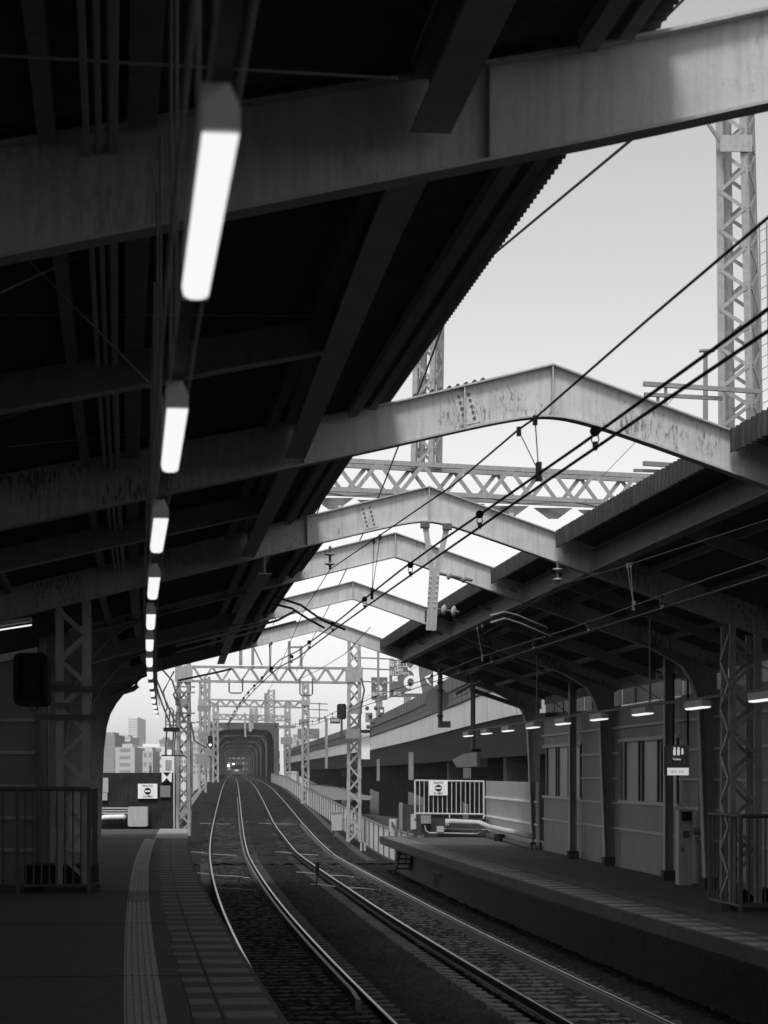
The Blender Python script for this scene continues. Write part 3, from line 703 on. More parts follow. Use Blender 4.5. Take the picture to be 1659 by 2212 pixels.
for lab, pts, r in [('feeder wire slanting from the top right corner to the scalloped roof edge', (at(1520,-45,15), at(1380,95,17.5), at(1240,235,21)), .011),
                    ('long feeder wire slanting down the bright sky behind the nearest roof frame', (at(1700,20,13), at(1360,305,16), at(1035,575,21), at(900,690,25)), .011),
                    ('steep feeder wire passing over the apex side of the roof frames', (at(1010,560,20), at(970,668,22.5), at(862,960,32), at(831,1041,36), at(785,1151,43), at(713,1305,61), at(640,1450,95)), .012),
                    ('steep feeder wire close to the left roof edge', (at(760,900,29), at(695,1083,38.4), at(655,1185,46.5), at(590,1350,70)), .012),
                    ('thin stay wire crossing the sky under the second roof frame', (at(1480,830,40), at(1368,960,44), at(1300,1030,47)), .006)]:
    b = MB(); b.tube(pts, r, 6); o = b.build('overhead_wire', RUBBER); tag(o, lab, 'wire', 'feeder and stay wires')
for k, lab in enumerate(['upper curved black pull-off arm from the left roof to the contact wire', 'lower curved black pull-off arm from the left roof to the contact wire']):
    pts = [((598,1290),(612,1294.5),(650,1307),(695,1339),(745,1360)), ((590,1306),(605,1308),(630,1314),(665,1337),(700,1356))][k]
    b = MB(); b.tube([at(u, v, 31.5-.2*i) for i, (u, v) in enumerate(pts)], .016, 8); tag(b.build('pull_off_arm', RUBBER), lab, 'pull-off arm', 'pull-off arms')

# ================================================================= MASTS AND GANTRIES
RX, RY = V((math.cos(.42), -math.sin(.42), 0)), V((math.sin(.42), math.cos(.42), 0))
def boxtruss(p, q, wd, ht, n, name, label, m, cl=.07, lac=.05, group='catenary gantries', parent=None):
    p, q = V(p), V(q); d = (q-p).normalized(); sd = V((-d.y, d.x, 0)).normalized(); r = parent or thing(name, (p+q)/2-EZ*ht, label, 'gantry', group)
    for a in (-1, 1):
        for z in (0, -ht):
            b = MB(); b.bar(p+sd*a*wd/2+EZ*z, q+sd*a*wd/2+EZ*z, cl, cl); b.build('chord', m, r)
    b = MB()
    for a in (-1, 1):
        for k in range(n):
            f0, f1_, fm = k/n, (k+1)/n, (k+.5)/n; o = sd*a*(wd/2+.045)
            b.bar(p.lerp(q, f0)+o-EZ*ht, p.lerp(q, fm)+o, lac, .012, sd); b.bar(p.lerp(q, fm)+o, p.lerp(q, f1_)+o-EZ*ht, lac, .012, sd)
    for k in range(n):
        s = -1 if k % 2 else 1
        b.bar(p.lerp(q, k/n)+sd*s*wd/2-EZ*(ht+.045), p.lerp(q, (k+1)/n)-sd*s*wd/2-EZ*(ht+.045), lac, .012)
    b.build('truss_lacing', m, r); return r
yl = lambda u: 55*(1+.042*(u-640)/540)
def tt(u): return at(u, 1004.5+.051*(u-829.5), yl(u))
g0 = boxtruss(tt(560), tt(1660), .8, .70, 12, 'signal_gantry', 'large lattice gantry beam seen between the second and third roof frames', GALV, .11, .10)
for k in range(7):
    u = 720+95*k; p = tt(u)-EZ*.86; b = MB(); b.prism([p+V((-.5,0,0)), p+V((.5,0,.0)), p+V((.12,0,-.28)), p+V((-.12,0,-.28))], V((0,.02,0))); b.build('gusset', GALVD, g0)
for u in (700, 890, 1069, 1250):
    p = tt(u+30)-EZ*1.1; b = MB(); b.tube([p, p-EZ*.02+EX*.12], .08, 8); b.build('walkway_light', PORC, g0)
lattice(at(921,1012,56.3), at(929,600,56.3), .47, .44, 11, 'lattice_mast', 'lattice mast standing on the gantry beam, rising behind the left roof edge', 'mast', 'lattice masts', GALV, None, .13, .07, RX, RY)
m1 = lattice(at(1604,1180,62), at(1587,165,62), .82, .64, 24, 'lattice_mast', 'tall wide lattice mast rising at the right border', 'mast', 'lattice masts', GALV, None, .2, .1, RX, RY)
b = MB(); b.bar(at(1530,268,61.5), at(1556,306,61.5), .08); b.build('stay_arm', GALVD, m1)
b = MB(); b.box(at(1590,310,61.4), .86, .06, .45); b.build('gusset_plate', GALV, m1)
b = MB()
for u in (1646, 1662): b.bar(at(u-6,480,61), at(u,900,61), .04)
for k in range(16): b.bar(at(1641,500+25*k,61), at(1659,490+25*k,61), .02)
b.build('ladder', GALVD, m1)
for a, c, th in (((1390,829),(1642,846),.12), ((1392,852),(1560,861),.10), ((1391,1001),(1450,1005),.12), ((1370,1016),(1430,1018),.08)):
    b = MB(); b.bar(at(*a,60.5), at(*c,61), th); b.build('cross_arm', GALVD, m1)
for u, v0, v1 in ((1421,855,905), (1438,835,930), (1439,1030,1070)):
    b = MB(); b.bar(at(u,v0,60.7), at(u,v1,60.7), .08); b.build('arm_strut', GALV, m1)
# street lamp on the far expressway
sl = thing('street_lamp', at(1524,930,95), 'twin headed street lamp beyond the wide lattice mast', 'street lamp')
b = MB(); b.tube([at(1524,1100,95), at(1524,762,95)], [.13,.09], 8); b.build('pole', GALVD, sl)
for a, c in (((1511,758),(1544,757)), ((1546,752),(1580,744))):
    b = MB(); b.bar(at(*a,95), at(*c,95), .3, .09); b.build('lamp_head', GALVD, sl)

# gantry over the tracks beyond the station
def gantry(Y, uL, uR, vt, vb, label, wm, vbl, vbr, nl, beamh, cl, mid_posts):
    r = thing('catenary_gantry', at((uL+uR)/2, vb, Y), label, 'gantry', 'catenary gantries')
    for u, vbx in ((uL, vbl), (uR, vbr)):
        lattice(at(u, vbx, Y), at(u, vt-60*100/Y, Y), wm, wm*.8, nl, '', '', '', '', GALV, r, cl*1.5, cl)
        b = MB(); b.box(at(u, (vt+vb)/2, Y-.35), wm*1.5, .05, (vb-vt)*Y/F*.95); b.build('gusset_plate', GALV, r)
    boxtruss(at(uL, vt, Y), at(uR, vt+4, Y*1.01), .5, beamh, 9, '', '', GALV, cl, cl*.7, parent=r)
    return r
g1 = gantry(98, 397, 765, 1440, 1474, 'nearest lattice gantry spanning both tracks beyond the roofs', .5, 1805, 1818, 16, .62, .085, None)
for (a, c, w_) in (((520,1398),(520,1437),.14), ((546,1396),(546,1437),.12), ((549,1400),(566,1437),.07), ((583,1388),(583,1440),.07), ((625,1385),(625,1442),.12), ((650,1395),(651,1443),.12), ((622,1398),(654,1398),.08)):
    b = MB(); b.bar(at(*a,98), at(*c,98), w_); b.build('upper_post', GALVD, g1)
for u0, u1, v0, v1 in ((495,524,1466,1497), (648,675,1466,1502)):
    b = MB(); b.tube([at(u0,v0,98), at(u0,v1-3,98), at(u0+3,v1,98), at(u1-3,v1,98), at(u1,v1-3,98), at(u1,v0,98)], .035, 6); b.build('hanging_loop', DARKST, g1)
for v in (1424, 1447, 1475):
    b = MB(); b.bar(at(760,v-4,98), at(850,v,97), .06); b.build('outrigger_arm', GALVD, g1)
b = MB(); b.bar(at(817,1405,97), at(817,1520,97), .1); b.build('arm_post', GALVD, g1)
for dx, v in ((-22,1495),(-20,1540),(8,1483),(-24,1580),(10,1560)):
    b = MB(); b.bar(at(395-16,v,97.5), at(395+26,v+1,97.5), .07); b.build('cable_bracket', GALVD, g1)
for k, pts in enumerate([((352,1448),(372,1470),(388,1520),(398,1560)), ((330,1450),(352,1500),(378,1560)), ((333,1470),(350,1520),(372,1575)), ((376,1450),(352,1495),(362,1530)), ((412,1560),(420,1600),(445,1615)), ((780,1465),(787,1490),(781,1520),(776,1560)), ((388,1478),(375,1500),(384,1522))]):
    b = MB(); b.tube([at(u, v, 97) for u, v in pts], .045, 6); b.build('hanging_cable', DARKST, g1)
for k, (u, v) in enumerate(((403,1526),(383,1508),(407,1543),(793,1530),(800,1545),(812,1530),(806,1560),(795,1570),(820,1545))):
    b = MB(); p = at(u, v, 97); b.tube([p-EZ*.09, p, p+EZ*.09], [.05,.09,.05], 8); b.build('cable_insulator', DARKST, g1)
for u, v, w_, h_ in ((392,1517,.5,.3), (768,1533,.55,.35), (762,1585,.6,.4), (797,1550,.3,.4)):
    b = MB(); b.box(at(u, v, 97.2), w_, .3, h_); b.build('equipment_box', GALVD, g1)
gantry(160, 438, 660, 1511, 1524, 'second lattice gantry spanning the tracks, shorter and farther', .42, 1712, 1738, 14, .45, .10, None)
gantry(235, 466, 621, 1543, 1554, 'third and farthest lattice gantry just before the bridge portal', .5, 1690, 1697, 11, .5, .12, None)
# slim masts around the bridge mouth
for (u, v0, v1, Y, w_), lab in zip(((586,1562,1490,250,.7), (548,1562,1530,260,.8), (447,1640,1462,170,.35)), ('pale lattice post standing on the bridge portal top', 'small forked post over the bridge portal centre', 'slim lattice mast left of the second gantry')):
    lattice(at(u,v0,Y), at(u,v1,Y), w_, w_*.9, 9, 'lattice_mast', lab, 'mast', 'lattice masts', GALV, None, .16, .1)
for u, v0, v1, lab in ((574,1560,1497,'dark slim pole on the bridge portal, left of the pale post'),(705,1660,1550,'slim pole on the expressway side right of the second gantry')):
    b = MB(); b.bar(at(u,v0,230), at(u,v1,230), .28); tag(b.build('pole', GALVD), lab, 'pole')
b = MB()
for k, v in enumerate((1521,1534,1552)): b.bar(at(660,v-2,170), at(708,v,170), .08)
b.bar(at(690,1518,170), at(690,1560,170), .08)
tag(b.build('cross_arm_mast', GALVD), 'thin telegraph arms right of the second gantry mast', 'cross arms')

for k, pts in enumerate([(at(1010,1497,60),at(900,1537,80),at(760,1592,140),at(640,1640,300)), (at(1040,1470,58),at(930,1512,76),at(790,1572,130),at(650,1634,300)), (at(1000,1520,64),at(890,1552,84),at(755,1602,150),at(640,1646,300)), (at(640,1470,98),at(690,1440,80),at(745,1405,66),at(800,1355,55))]):
    b = MB(); b.tube([p+EZ*(-.12*math.sin(math.pi*i/(len(pts)-1))) for i, p in enumerate(pts)], .012 if k < 3 else .01, 5)
    tag(b.build('overhead_wire', RUBBER), ['lower bundle wire running beside the expressway barrier to the right mast', 'upper wire running from the right roof end past the right gantry mast', 'lowest wire sagging in front of the white noise barrier', 'thin wire rising from the nearest gantry to the far roof frame'][k], 'wire', 'feeder and stay wires')
for k, (u, v, Y, w_, h_) in enumerate(((441,1530,158,.9,.4),(441,1560,158,1.1,.12),(441,1590,158,.8,.5),(657,1560,158,.7,.4),(657,1590,158,1.3,.1),(465,1575,233,1.6,.3),(619,1570,233,1.8,.3),(619,1600,233,1.2,.7),(437,1640,157,.9,.7),(452,1625,119,.35,.35),(447,1648,119,.4,.5))):
    b = MB(); b.box(at(u, v, Y), w_, .3, h_); tag(b.build('mast_equipment', GALVD), ['grey equipment box uppermost on the left mast of the second gantry','thin arm below the top box on the left mast of the second gantry','third box down on the left mast of the second gantry','upper grey box on the right mast of the second gantry','thin arm below the box on the right mast of the second gantry','small bracket on the left mast of the third gantry','upper bracket on the right mast of the third gantry','lower box on the right mast of the third gantry, beside the bridge portal','large grey box low on the left mast of the second gantry','small box under the lit signal left of the bridge portal','lowest small box below the lit signal left of the bridge portal'][k], 'bracket', 'equipment on the far masts')
# access cage and ladder on the left gantry mast
cg = thing('access_cage', at(370,1577,96), 'dark access platform with hooped ladder cage on the left gantry mast', 'access cage')
b = MB(); b.box(at(370,1576,96), .6, .7, .16); b.build('floor', BLACK, cg)
b = MB(); b.box(at(373,1632,96), .9, .7, .05); b.build('lower_floor', BLACK, cg)
for u in (358, 366, 374, 380):
    b = MB(); b.tube([at(u,1574,96), at(u,1536 if u < 380 else 1542,96)], .03, 6); b.build('cage_post', DARKST, cg)
b = MB(); b.tube([at(358,1536,96), at(361,1530,96), at(371,1530,96), at(375,1536,96), at(375,1574,96)], .035, 6); b.build('cage_hoop', DARKST, cg)
for v in (1544, 1558, 1565):
    b = MB(); b.tube([at(358,v,96), at(380,v+2,96)], .025, 6); b.build('cage_rail', DARKST, cg)
for u in (359, 374, 378):
    b = MB(); b.tube([at(u+1,1580,96), at(u-2,1632,96)], .035, 6); b.build('ladder_rail', DARKST, cg)

# ================================================================= SIGNALS
def signal(u, v, Y, w, hgt, label, lit):
    s = thing('railway_signal', at(u, v, Y), label, 'signal')
    a, c = w/2, hgt/2; p = at(u, v, Y)
    b = MB(); b.prism([p+V((x, 0, z)) for x, z in ((-a*.7,-c),(a*.7,-c),(a,-c*.8),(a,c*.8),(a*.7,c),(-a*.7,c),(-a,c*.8),(-a,-c*.8))], V((0,.06,0))); b.build('back_board', BLACK, s)
    for k in (-1, 0, 1):
        q = p+EZ*k*c*.55; on = (k == lit)
        b = MB(); b.tube([q-EY*.02, q-EY*.001], a*.55, 12); b.build('lens', SIGL if on else GLASSD, s)
        if not on or True:
            b = MB(); b.tube([q-EY*.26+EZ*a*.56, q-EY*.02+EZ*a*.56], .03, 6); b.build('lens_hood', BLACK, s)
    b = MB(); b.bar(p-EZ*c, p-EZ*(c+.8), .1); b.build('signal_post', DARKST, s)
    return s
s = signal(738, 1537, 97, .40, .66, 'black railway signal head on the right gantry mast, unlit', 5)
b = MB(); b.box(at(724,1557,96.5), .42, .12, .24); b.build('number_box', DARKST, s)
b = MB(); b.box(at(724,1556,96.4), .34, .01, .1); b.build('number_plate', OFFW, s)
signal(454, 1602, 120, .26, .62, 'railway signal head with one white lit lens left of the bridge portal', -1)

# ================================================================= BRIDGE
sp0, spn = 314, 82
br = thing('truss_bridge', V((c1(sp0)+1.75, sp0, zr(sp0))), 'dark steel through truss bridge receding along the tracks', 'bridge')
def bp(y, t, z): return P(y, 1.75+t, zr(y)+z)
for k in range(8):
    ya = sp0+spn*k; w = MB()
    hw, ht = 4.45, 8.0
    for s_ in (-1, 1):
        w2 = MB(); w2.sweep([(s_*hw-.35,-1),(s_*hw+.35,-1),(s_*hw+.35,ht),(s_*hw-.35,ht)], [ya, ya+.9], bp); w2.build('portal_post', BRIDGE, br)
    w2 = MB(); zz_ = ht+.02
    inn = [(-hw+.36, 4.2), (-hw+.42, 5.6), (-hw+.7, 6.5), (-hw+1.3, 7.0+.3*(k>0)), (0, 7.15+.35*(k>0)), (hw-1.3, 7.0+.3*(k>0)), (hw-.7, 6.5), (hw-.42, 5.6), (hw-.36, 4.2)]
    outr = [(-hw+.30, 4.2), (-hw+.30, 5.6), (-hw+.30, zz_), (-hw+1.0, zz_), (0, zz_), (hw-1.0, zz_), (hw-.30, zz_), (hw-.30, 5.6), (hw-.30, 4.2)]
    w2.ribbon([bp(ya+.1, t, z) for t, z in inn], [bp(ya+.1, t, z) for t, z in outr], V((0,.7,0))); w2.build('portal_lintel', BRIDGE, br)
    ends = (-hw, hw)
    for s_ in ends:
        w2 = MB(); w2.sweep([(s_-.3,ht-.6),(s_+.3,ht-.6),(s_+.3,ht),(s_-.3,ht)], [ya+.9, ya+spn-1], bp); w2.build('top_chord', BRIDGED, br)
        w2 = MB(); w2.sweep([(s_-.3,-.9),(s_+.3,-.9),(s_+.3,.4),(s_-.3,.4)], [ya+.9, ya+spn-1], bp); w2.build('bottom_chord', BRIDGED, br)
        w2 = MB()
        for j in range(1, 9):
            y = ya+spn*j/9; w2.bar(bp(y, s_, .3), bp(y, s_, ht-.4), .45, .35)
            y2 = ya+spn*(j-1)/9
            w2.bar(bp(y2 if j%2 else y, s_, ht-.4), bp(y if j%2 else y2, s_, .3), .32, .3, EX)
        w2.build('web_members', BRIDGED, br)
    for j in (2, 4, 6, 8):
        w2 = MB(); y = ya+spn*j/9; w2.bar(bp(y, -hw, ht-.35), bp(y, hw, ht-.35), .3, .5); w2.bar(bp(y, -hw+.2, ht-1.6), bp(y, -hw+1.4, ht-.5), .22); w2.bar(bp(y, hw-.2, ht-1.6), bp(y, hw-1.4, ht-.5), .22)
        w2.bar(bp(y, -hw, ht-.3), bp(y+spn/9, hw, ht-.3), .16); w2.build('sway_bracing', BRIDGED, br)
w2 = MB(); w2.sweep([(-4.6,-1.2),(4.6,-1.2),(4.6,-.4),(-4.6,-.4)], frange(sp0, sp0+spn*8, 20), bp); w2.build('deck', GIRD, br)
for k in range(9):
    w2 = MB(); y = sp0+spn*k; w2.sweep([(-5,-9),(5,-9),(5,-1.2),(-5,-1.2)], [y-1.2, y+1.2], bp); w2.build('pier', CONC, br)
for (u, v0, v1, w_) in ((529,1540,1592,.25),(540,1550,1580,.4),(545,1545,1575,.2)):
    b = MB(); b.bar(at(u,v0,312), at(u+1,v1,312), w_); b.build('portal_hanger', GALV, br)
b = MB(); b.bar(at(607,1560,312), at(610,1700,312), .5); b.build('edge_plate', WHITE, br)
# train coming through the bridge
yt = 545; ct = P(yt, 1.2, zr(yt))
tn = thing('train', ct, 'distant train front with lit lamps inside the truss bridge', 'train')
b = MB()
b.prism([ct+V((x, 0, z)) for x, z in ((-1.4,.5),(1.4,.5),(1.4,2.9),(1.1,3.5),(-1.1,3.5),(-1.4,2.9))], V((-.066*60, 60, 0))); b.build('body', BARR, tn)
b = MB(); b.box(ct+V((0,-.02,2.3)), 2.3, .04, .9); b.build('windscreen', GLASSD, tn)
for x in (-1.05, -.85): 
    b = MB(); b.tube([ct+V((x*1.0,-.08,3.0)), ct+V((x,-.03,3.0))], .22, 10); b.build('headlight', SIGL, tn)
b = MB(); b.box(ct+V((-.2,-.05,1.5)), .9, .04, .35); b.build('destination_panel', WHITE, tn)
b = MB(); b.box(ct+V((0,-.03,.3)), 2.4, .1, .5); b.build('skirt', BLACK, tn)
b = MB(); p = at(493.5,1654,470); b.tube([p, p+EY*.05], .3, 10); o = b.build('signal_light', SIGL); tag(o, 'single white signal light left of the distant train', 'signal light')

# ================================================================= RIGHT FENCE LINE, VIADUCT, SIGNS
ff = lambda y: lerp([(50,6.25),(84,6.1),(103,5.9),(155,5.35),(300,5.3)], y)
fn = thing('panel_fence', P(84, 6.1, zr(84)-.2), 'white panelled trackside fence curving along the right track', 'fence')
y = 74.0
while y < 300:
    st = 2.45 if y < 150 else 4.9
    a, c = P(y+.07, ff(y), zr(y)), P(y+st-.07, ff(y+st), zr(y+st))
    b = MB(); b.prism([a-EZ*.15, c-EZ*.15, c+EZ*.95, a+EZ*.95], nrm(y)*.03); b.build('fence_panel', WHITE, fn)
    b = MB(); p = P(y, ff(y), zr(y)); b.box(p+EZ*.3, .09, .07, 1.6, nrm(y), hdg(y)); b.build('fence_post', DARKST, fn)
    b = MB(); b.bar(a+EZ*1.0, c+EZ*1.0, .07, .06); b.build('top_rail', GALVD, fn)
    y += st
b = MB(); b.sweep([(-.1,-.5),(.35,-.5),(.35,-.13),(-.1,-.13)], frange(74, 300, 5), lambda y, t, z: P(y, ff(y)+t, zr(y)+z)); b.build('fence_kerb', CONCD, fn)
lf = thing('panel_fence', P(84, -3.4, zr(84)-.2), 'short white panel fence left of the tracks beside the left gantry mast', 'fence')
y = 82.0
while y < 150:
    a, c = P(y+.07, -3.55, zr(y)), P(y+2.9, -3.55, zr(y+3))
    b = MB(); b.prism([a-EZ*.3, c-EZ*.3, c+EZ*.9, a+EZ*.9], nrm(y)*.03); b.build('fence_panel', WHITE, lf)
    b = MB(); b.bar(a+EZ*.95, c+EZ*.95, .08, .07); b.build('top_rail', DARKST, lf)
    y += 3.0

# elevated expressway
VX = [(40,8.4),(60,6.96),(90,5.26),(110,4.2),(163,1.87),(230,-1.66),(330,-9.0),(480,-20),(640,-34)]
vx = lambda y: lerp(VX, y)
vd = thing('expressway_viaduct', V((vx(90), 90, -5)), 'elevated expressway with ribbed grey over white noise barrier right of the tracks', 'viaduct')
ysv = frange(36, 240, 4)+frange(250, 640, 15)
def vs(prof, name, m, ys=ysv, par=vd):
    b = MB(); b.sweep(prof, ys, lambda y, t, z: V((vx(y)+t, y, CZ+(lerp([(40,1.5),(62,1.8),(90,2.36)], y) if z == 2.36 else lerp([(40,1.49),(62,1.79),(90,2.35)], y) if z == 2.35 else z)))); return b.build(name, m, par)
vs([(0,2.36),(.25,2.36),(.25,3.63),(0,3.63)], 'white_barrier', BARW)
vs([(.03,3.63),(.22,3.63),(.22,5.3),(.03,5.3)], 'grey_barrier', BARR)
vs([(-.02,4.42),(.03,4.42),(.03,4.5),(-.02,4.5)], 'barrier_rail', GIRD)
vs([(-.03,3.6),(.0,3.6),(.0,3.68),(-.03,3.68)], 'barrier_rail', GIRD)
vs([(.1,.72),(1.0,.72),(1.0,2.35),(.1,2.35)], 'edge_girder', GIRD)
vs([(1.0,1.5),(13,1.5),(13,2.3),(1.0,2.3)], 'deck', GIRD)
vs([(5.0,.72),(5.9,.72),(5.9,1.5),(5.0,1.5)], 'inner_girder', GIRD)
vs([(12.7,2.36),(12.95,2.36),(12.95,5.3),(12.7,5.3)], 'far_barrier', BARR)
for y in (96, 128, 168, 215, 280, 350, 430):
    x = vx(y)
    b = MB(); b.prism([V((x+.2,y,CZ+.7)), V((x+12.5,y,CZ+.7)), V((x+12.5,y,CZ-.4)), V((x+8.5,y,CZ-2.2)), V((x+4.5,y,CZ-2.2)), V((x+.2,y,CZ-.3))], V((0,2.2,0))); pr_ = b.build('pier_head', CONCD, vd)
    b = MB(); b.box(V((x+6.5, y+1.1, (CZ-2.2-5.2)/2)), 3.6, 2.2, -(-5.2)+CZ-2.2); b.build('pier_column', CONCD, pr_)
for (u, v0, v1, Y, w_) in ((817,1640,1687,150,.2), (888,1625,1685,118,.25), (774,1650,1690,190,.2)):
    b = MB(); b.bar(at(u,v0,Y), at(u,v1,Y), w_); b.build('drain_pipe', CONC, vd)
# barrier column posts at the near barrier end
b = MB(); b.bar(at(788,1545,225), at(788,1640,225), 1.0, .5); b.build('end_post', WHITE, vd)
b = MB(); b.box(at(788,1580,224), 2.2, .6, .3); b.build('end_bracket', BLACK, vd)
# road and slope below
b = MB(); b.v = [tuple(onz(u, v, 0)) for u, v in ((660,1693),(714,1693),(754,1712),(805,1720),(800,1728),(720,1728),(689,1714))]; b.f = [tuple(range(7))]; struct('road', b, CONC)
b = MB(); b.quad(V((2,84,-1.75)), V((14,84,-1.8)), V((14,200,-3.2)), V((-3.5,200,-1.6))); struct('slope', b, GROUND)
# abutment blocks at the platform end
ab = thing('retaining_block', at(880,1800,84), 'dark concrete block beside the far tip of the right platform', 'concrete block')
b = MB(); b.box(at(885,1775,84), .85, 1.0, 1.25); b.build('block', CONCD, ab)
b = MB(); b.box(at(866,1772,83.4), .13, .1, 1.3); b.build('block_post', CONC, ab)

def board(u0, v0, u1, v1, Y, name, label, m, th=.25, cat='sign'):
    c = at((u0+u1)/2, (v0+v1)/2, Y); w, h_ = (u1-u0)/F*Y, (v1-v0)/F*Y
    r = thing(name, c-EZ*h_/2, label, cat); b = MB(); b.box(c, w, th, h_); b.build('board', m, r); return r, c-EY*(th/2+.006), w, h_
sg, c, w, h_ = board(841, 1425, 936, 1506, 190, 'road_sign', 'big dark expressway guide sign with a white route figure', SIGNG)
k = F/190
def sp(u, v): return at(u, v, 189.85)
text('海老江', 16/k, sp(860,1435.5), EX, EZ, WHITE, sg, thick=.02); text('Ebie', 11/k, sp(861,1446), EX, EZ, WHITE, sg, thick=.02)
text('出口1km', 11.5/k, sp(862,1454), EX, EZ, WHITE, sg, thick=.02)
b = MB(); b.prism([sp(847,1460), sp(859,1460), sp(859,1472), sp(847,1472)], V((0,-.03,0))); b.build('symbol_plate', WHITE, sg)
b = MB()
b.prism([sp(u,v) for u, v in ((897,1431),(904,1437),(905,1455),(908,1475),(913,1498),(874,1498),(876,1493),(896,1488),(897,1472),(893,1455),(888,1450),(882,1448),(880,1441),(888,1444))], V((0,-.03,0)))
ring = [(887+15*math.cos(a), 1474+15*math.sin(a)) for a in [math.pi*2*j/20 for j in range(21)]]; rin = [(887+7*math.cos(a), 1474+9*math.sin(a)) for a in [math.pi*2*j/20 for j in range(21)]]
b.ribbon([sp(*p)-EY*.01 for p in ring], [sp(*p)-EY*.01 for p in rin], V((0,-.035,0)))
b.prism([sp(u,v) for u, v in ((917,1463),(930,1456),(934,1462),(922,1466),(932,1480),(925,1478))], V((0,-.03,0)))
b.build('route_figure', WHITE, sg)
text('直進', 9/k, sp(858,1499), EX, EZ, WHITE, sg, thick=.02)
b = MB(); b.bar(at(880,1506,190), at(880,1540,190), .6); b.build('sign_post', GALVD, sg)
sg2, c, w, h_ = board(802, 1463, 837, 1512, 240, 'road_sign', 'smaller grey guide sign left of the big expressway sign', SIGNG)
b = MB()
for pts in (((812,1487),(819,1478),(827,1487),(823,1492),(816,1492)), ((806,1470),(815,1474),(812,1478)), ((833,1470),(824,1474),(827,1478))): b.prism([at(u,v,239.8) for u, v in pts], V((0,-.04,0)))
b.build('arrow_symbol', WHITE, sg2)
text('梅田', 11/(F/240), at(812,1500,239.8), EX, EZ, WHITE, sg2, thick=.03); text('神戸', 11/(F/240), at(828,1500,239.8), EX, EZ, WHITE, sg2, thick=.03)
b = MB(); b.bar(at(819,1512,240), at(819,1560,240), .7); b.build('sign_post', GALVD, sg2)
sg3, *_ = board(643, 1574, 690, 1596, 420, 'road_sign', 'far pale grey sign panels above the expressway barrier', BARR); 
sg4, *_ = board(818, 1527, 830, 1544, 200, 'road_sign', 'tiny dark sign with a white square above the barrier', DARKST)
b = MB(); b.box(at(824,1536,199.8), .25, .02, .25); b.build('symbol_plate', WHITE, sg4)
sg5, *_ = board(836, 1507, 870, 1536, 215, 'advert_board', 'slanting white board below the big expressway sign', WHITE)

# ================================================================= PLATFORM END FURNITURE, RIGHT
Ye = 75.8
def ppx(u, v, dy=0): return at(u, v, Ye+dy)
rl = thing('railing', ppx(970,1768), 'white barred end railing carrying a no entry sign on the right platform', 'railing')
for v in (1686, 1757):
    b = MB(); b.tube([ppx(896.5,v), ppx(1045,v+2)], .03, 8); b.build('rail_bar', PALEG, rl)
for k in range(16):
    u = 896.5+148.5*k/15
    if k in (0, 15): b = MB(); b.tube([ppx(u,1686), ppx(u,1768)], .032, 8); b.build('post', PALEG, rl)
    else: b = MB(); b.tube([ppx(u,1687), ppx(u,1757)], .016, 6); b.build('baluster', PALEG, rl)
b = MB(); b.tube([ppx(971,1757), ppx(971,1767)], .025, 6); b.build('post', PALEG, rl)
def noentry(u0, v0, u1, v1, Y, label):
    r, c, w, h_ = board(u0, v0, u1, v1, Y, 'no_entry_sign', label, WHITE, .03)
    b = MB(); b.tube([c, c-EY*.004], h_*.23, 24); o = b.build('symbol_disc', BLACK, r)
    b = MB(); b.box(c-EY*.008, h_*.36, .004, h_*.11); b.build('symbol_bar', WHITE, o)
    text('Keep Out', h_*.17, c+EZ*h_*.37, EX, EZ, BLACK, r); text('立入禁止', h_*.16, c-EZ*h_*.36, EX, EZ, BLACK, r)
    return r
noentry(927, 1686.5, 967, 1718, Ye-.08, 'white no entry sign fixed on the white railing')
bs = thing('concrete_plinth', ppx(970,1806), 'dirty concrete plinth below the white railing', 'plinth')
b = MB(); b.box(ppx(970,1787.5,.5), (1047-893)/F*Ye, .8, 38/F*Ye); b.build('block', CONCD, bs)
b = MB(); b.box(ppx(893,1775,.3), .18, .5, .5); b.build('pale_box', OFFW, bs)
pp = thing('pipe_run', ppx(1000,1780), 'fat white pipe running from the plinth along the low pale wall', 'pipe')
b = MB(); b.tube([ppx(966,1777,-.2), ppx(972,1774,-.25), ppx(1035,1777,-.3), lw_(74,-.12,.02), lw_(63.5,-.12,.02)], .085, 10); b.build('pipe', PALEG, pp, True)
b = MB(); b.tube([ppx(962,1777,-.2), ppx(970,1777,-.2)], .13, 10); b.build('pipe_end', PALEG, pp)
b = MB(); b.tube([ppx(918,1782,-.1), ppx(920,1794,-.1), ppx(927,1799,-.1), ppx(1030,1801,-.1), ppx(1038,1797,-.1)], .025, 6); b.build('conduit', OFFW, pp)
b = MB(); b.tube([ppx(958,1790,-.1), ppx(1050,1792,-.1)], .02, 6); b.build('conduit', OFFW, pp)
for u, v, w_, h_ in ((920,1770,22,18), (951,1791,15,13)):
    b = MB(); b.box(ppx(u,v,-.12), w_/F*Ye, .12, h_/F*Ye); b.build('junction_box', OFFW if u > 930 else GALVD, pp)
b = MB(); b.box(lw_(71.2,-.15,ZR+.11), .3, .5, .22); tag(b.build('floor_box', BLACK), 'small black box on the right platform by the low pale wall', 'box')
